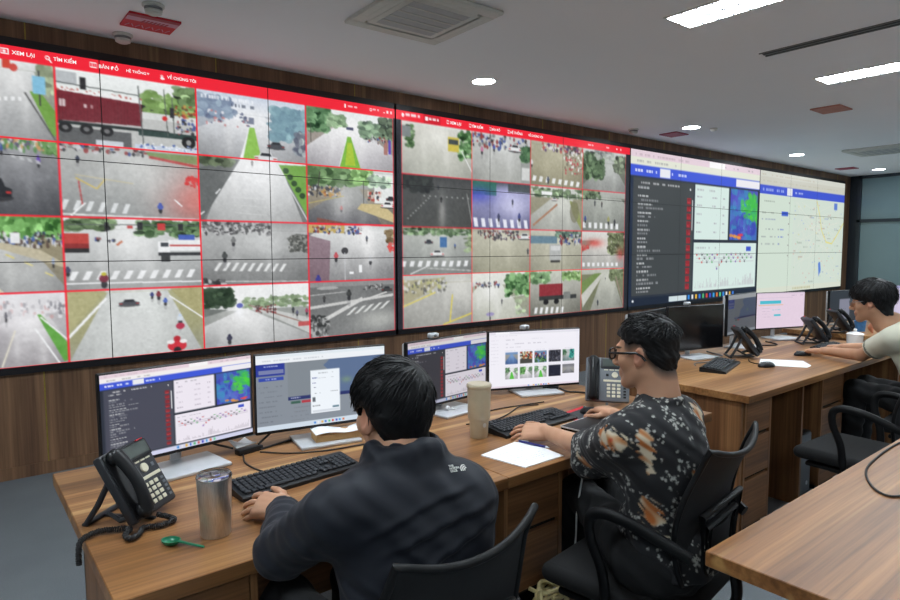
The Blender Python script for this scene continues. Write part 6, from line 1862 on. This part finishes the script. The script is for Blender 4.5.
# ---- the person in the patterned shirt, in profile
J = vec(pelvis=(1.68, 1.03, .56), belly=(1.675, 1.03, .71), chest=(1.68, 1.045, .855), neck=(1.695, 1.085, .985), shL=(1.525, 1.085, .925), shR=(1.805, 1.075, .945),
        elL=(1.64, 1.295, .815), wrL=(1.735, 1.58, .793), elR=(1.97, 1.31, .82), wrR=(2.155, 1.58, .790),
        hipL=(1.60, 1.06, .545), hipR=(1.77, 1.05, .545), knL=(1.80, 1.47, .575), knR=(1.97, 1.46, .575), anL=(1.83, 1.52, .09), anR=(2.03, 1.50, .09))
base = (1.68, 1.03, 0.)
h = Rig((1.70, 1.13, 1.154), (-.20, 1, 0), .08, 0., .93)
p2 = body_of(J, h, (1.38, .86, 0.), (2.32, 1.82, 1.31), .0033,
             ((((-.50, .86, -.10), (-.28, -.36, .88), 1), dict(curl=(.22, .3, .28), spread=.13)), (((.22, .97, .02), (0, -.1, 1), -1), dict(curl=(.35, .35, .25), spread=.08))),
             'person in profile with glasses, short black hair and dark floral shirt', base, fade=[(-.14, -.05), (-.085, -.05), (-.07, -.045), (-.05, -.03), (-.03, .0), (-.012, .04), (.012, .045), (.03, .035), (.045, .045), (.07, .062), (.12, .064)])
zl = [(-.14, -.05), (-.085, -.05), (-.07, -.045), (-.05, -.03), (-.03, .0), (-.012, .04), (.012, .045), (.03, .035), (.045, .045), (.07, .062), (.12, .064)]
hair_cap(h, 'hair', p2, zl, lambda x, y, z: .0025 + .013 * np.clip((z - .03) / .06, 0, 1) + .004 * np.clip((z - .02) / .06, 0, 1) * np.clip(y / .08, 0, 1), origin=base, noise_amp=.0022, seed=4.)
hair_locks(h, p2, [(a, max(b + .035, .05)) for a, b in zl], (0, -.07, .10), 460, .034, lambda d: .004 + .010 * max(0, min(1, d.z * 1.6)), .4, base, .003, 5)
eyeglasses(h, p2, base, .0034)
G = Grid((1.36, .86, .50), (2.16, 1.52, 1.08), .0045)
pr, R = torso_prims(J, .136, .096, .014)
for p, k in pr: G.add(p, k)
for s in 'LR':
    m = J['sh' + s] * .0 + J['el' + s]
    G.add(rcone(J['sh' + s], m, .072, .066), .035)
    q = J['el' + s] + (J['wr' + s] - J['el' + s]) * .1
    G.add(rcone(m, q, .062, .058), .02)
    G.add(rcone(m - [0, 0, .03], q - [0, 0, .045], .045, .042), .03)
    G.add(rcone(J['chest'] * .5 + J['sh' + s] * .5 - [0, 0, .03], m - [0, 0, .03], .07, .05), .06)
G.add(rcone(J['belly'] + [0, 0, -.1], J['pelvis'] + [0, 0, -.02], .13, .15), .06)
fold_field(G, .0075, 30., 2.1, lambda P: np.clip((1.0 - P[..., 2]) * 7, .1, 1))
fold_field(G, .0028, 90., .9)
for s in 'LR':
    w, e = J['wr' + s], J['el' + s]
    d = (w - e) / np.linalg.norm(w - e)
    c = e + (w - e) * .06
    sleeve_cut(G, c, d, .15)
    hollow(G, c - d * .04, d * .2, .047)
nk = J['neck'] + np.array([.0, .0, .018])
for a in range(18):
    a0, a1 = 2 * PI * a / 18, 2 * PI * (a + 1) / 18
    q = lambda t: nk + np.array([.073 * math.cos(t), .070 * math.sin(t), -.022 * math.sin(t)])
    G.add(rcone(q(a0), q(a1), .011, .011), .006)
hollow(G, h.p(0, -.035, -.11), np.array([0, .01, .15]), .062)
G.f = np.maximum(G.f, .53 - G.Z()).astype(np.float32)
pat = random.Random(21)
KOI = [((1.75, 1.093, 1.017), (.83, -.1, -.25), .06, .024), ((1.785, 1.0, .975), (.05, -.05, -1), .055, .02), ((1.462, 1.09, .936), (.12, -.95, -.1), .055, .022), ((1.522, 1.007, .92), (.25, -.1, -1), .06, .018), ((1.55, 1.0, .722), (.3, -.4, -.85), .055, .022), ((1.556, 1.251, .804), (0, .8, .3), .03, .015), ((1.66, .935, .80), (.3, 0, -1), .05, .018)]
def shirt_paint(co, nr):
    n = len(co)
    col = np.tile(np.array((34, 34, 37), np.float32), (n, 1)) + wobble(co, 3., 50.)[:, None]
    bl = wobble(co, 1., 520., 1.) + wobble(co, .8, 760., 2.)
    from mathutils.kdtree import KDTree
    PET = []
    r = np.random.default_rng(5)
    for i in r.integers(0, n, 210):                       # sprays of small pale blossoms
        for _ in range(11):
            o = co[i] + r.normal(0, .022, 3)
            for _ in range(5): PET.append(o + r.normal(0, .0065, 3))
    PET = np.array(PET, np.float32)
    kd = KDTree(len(PET))
    for i, p in enumerate(PET): kd.insert(Vector(p), i)
    kd.balance()
    d = np.array([kd.find(Vector(c))[2] for c in co], np.float32)
    m = np.clip((.0058 + .0012 * bl - d) / .002, 0, 1)[:, None]
    col = col * (1 - m) + np.array((178, 178, 172), np.float32) * m
    for c, ax, L, w in KOI:
        a = np.array(ax, np.float32); a /= np.linalg.norm(a)
        v = co - np.array(c, np.float32)
        t = v @ a; r = np.linalg.norm(v - t[:, None] * a, axis=1)
        lim = w * np.sqrt(np.clip(1 - (t / L) ** 2, 0, 1)) + np.where((t > L * .75) & (t < L * 1.35), w * .8 * (t - L * .75) / (L * .6), 0)
        lim = lim * (1 + .45 * wobble(co, 1., 210., c[0] * 9))
        m = np.clip((lim - r * .75) / .004, 0, 1)[:, None]
        mix = np.clip(.35 + 1.1 * wobble(co, 1., 120., 3.) - t / L * .4, 0, 1)[:, None]
        k = np.array((176, 100, 48), np.float32) * mix + np.array((206, 192, 168), np.float32) * (1 - mix)
        rd = np.clip(1 - ((t - L * .2) ** 2 + r ** 2) / .010 ** 2, 0, 1)[:, None] * (c[0] < 1.5)
        k = k * (1 - rd) + np.array((196, 40, 36), np.float32) * rd
        col = col * (1 - m) + k * m
    return col
G.mesh('shirt', M['cloth'], p2, 2, shirt_paint, base)
trousers(J, p2, base)
shoes(J, p2, base, 'brown')

# ---- the person in the pale shirt, far right
J = vec(pelvis=(4.47, 1.02, .58), belly=(4.47, 1.07, .72), chest=(4.475, 1.14, .88), neck=(4.44, 1.225, 1.015), shL=(4.305, 1.20, .955), shR=(4.64, 1.17, .955),
        elL=(4.46, 1.415, .812), wrL=(4.575, 1.68, .795), elR=(4.87, 1.39, .82), wrR=(4.86, 1.66, .795),
        hipL=(4.39, 1.04, .555), hipR=(4.56, 1.04, .555), knL=(4.54, 1.46, .575), knR=(4.72, 1.46, .575), anL=(4.58, 1.5, .09), anR=(4.76, 1.5, .09))
base = (4.47, 1.02, 0.)
h = Rig((4.375, 1.345, 1.158), (-.13, 1, 0), .12, 0.)
p3 = body_of(J, h, (4.16, .84, 0.), (5.08, 1.92, 1.31), .005,
             ((((.1, .98, -.12), (0, .1, 1), 1), dict(curl=(.25, .3, .3), spread=.06)), (((.15, .97, -.12), (0, .1, 1), -1), dict(curl=(.25, .3, .3), spread=.06))),
             'person in pale short-sleeved shirt with black hair, farthest along the desks', base)
zl = [(-.14, -.09), (-.07, -.085), (-.05, -.06), (-.03, -.03), (-.012, .005), (.012, .005), (.03, -.02), (.045, .0), (.065, .022), (.12, .03)]
hair_cap(h, 'hair', p3, zl, lambda x, y, z: .010 + .014 * np.clip((z + .02) / .08, 0, 1), .0045, base, .0024, seed=2.)
hair_locks(h, p3, zl, (.0, -.05, .115), 360, .06, lambda d: .010 + .012 * max(0, min(1, d.z + .5)), .25, base, .004, 8, droop=.15)
eyeglasses(h, p3, base, .0014, tint='phonegrey')
G = Grid((4.14, .84, .50), (5.06, 1.5, 1.10), .006)
pr, R = torso_prims(J, .150, .100, .014)
for p, k in pr: G.add(p, k)
for s in 'LR':
    m = J['sh' + s] + (J['el' + s] - J['sh' + s]) * .62
    G.add(rcone(J['sh' + s], m, .074, .066), .035)
fold_field(G, .006, 32., .7, lambda P: np.clip((1.0 - P[..., 2]) * 7, .1, 1))
for s in 'LR':
    a, b = J['sh' + s], J['el' + s]
    d = (b - a) / np.linalg.norm(b - a)
    c = a + (b - a) * .62
    sleeve_cut(G, c, d, .12)
    hollow(G, c - d * .04, d * .2, .05)
hollow(G, h.p(0, -.035, -.12), np.array([0, .02, .15]), .064)
G.f = np.maximum(G.f, .53 - G.Z()).astype(np.float32)
hems = [(J['sh' + s] + (J['el' + s] - J['sh' + s]) * .62, (J['el' + s] - J['sh' + s]) / np.linalg.norm(J['el' + s] - J['sh' + s])) for s in 'LR']
def tee(co, nr):
    col = np.tile(np.array((206, 204, 186), np.float32), (len(co), 1))
    for c, d in hems:
        v = co - c.astype(np.float32)
        near = np.linalg.norm(v, axis=1) < .11
        t = v @ d.astype(np.float32)
        m = near & (t > -.022) & (t < -.009)
        col[m] = (110, 112, 100)
    return col
G.mesh('shirt', M['cloth'], p3, 2, tee, base)
trousers(J, p3, base, .008)
shoes(J, p3, base, 'black')
mouse_late()
# ------------------------------------------------------------------ camera, view
cam = bpy.data.objects.new('camera', bpy.data.cameras.new('camera'))
COL.objects.link(cam)
fx = 625.
v1 = Vector((1230 - 450, 247.6 - 300, fx)).normalized()
v2 = Vector((-54 - 450, 251.8 - 300, fx)); v2 = (v2 - v1 * v1.dot(v2)).normalized()
v3 = v1.cross(v2)
if v3.y > 0: v3 = -v3
W = Matrix((v1, v2, v3))                      # rows: room axes seen from the camera
right = W @ Vector((1, 0, 0)); up = -(W @ Vector((0, 1, 0))); back = -(W @ Vector((0, 0, 1)))
m = Matrix((right, up, back)).transposed().to_4x4()
m.translation = (0, 0, 1.48)
cam.matrix_world = m
cam.data.sensor_width = 36.
cam.data.lens = fx * 36 / 900
cam.data.clip_start = .05
sc.camera = cam
w = bpy.data.worlds.new('world'); sc.world = w
w.use_nodes = True
w.node_tree.nodes['Background'].inputs[0].default_value = (.5, .55, .6, 1)
w.node_tree.nodes['Background'].inputs[1].default_value = .05
sc.view_settings.view_transform = 'Standard'
sc.view_settings.look = 'None'
sc.view_settings.gamma = 1.
sc.view_settings.use_curve_mapping = False
sc.view_settings.exposure = 0.
sc.cycles.use_denoising = True
sc.cycles.max_bounces = 8
sc.cycles.diffuse_bounces = 5
sc.cycles.transparent_max_bounces = 16
sc.cycles.caustics_reflective = False
sc.cycles.caustics_refractive = False
sc.cycles.sample_clamp_indirect = 4.
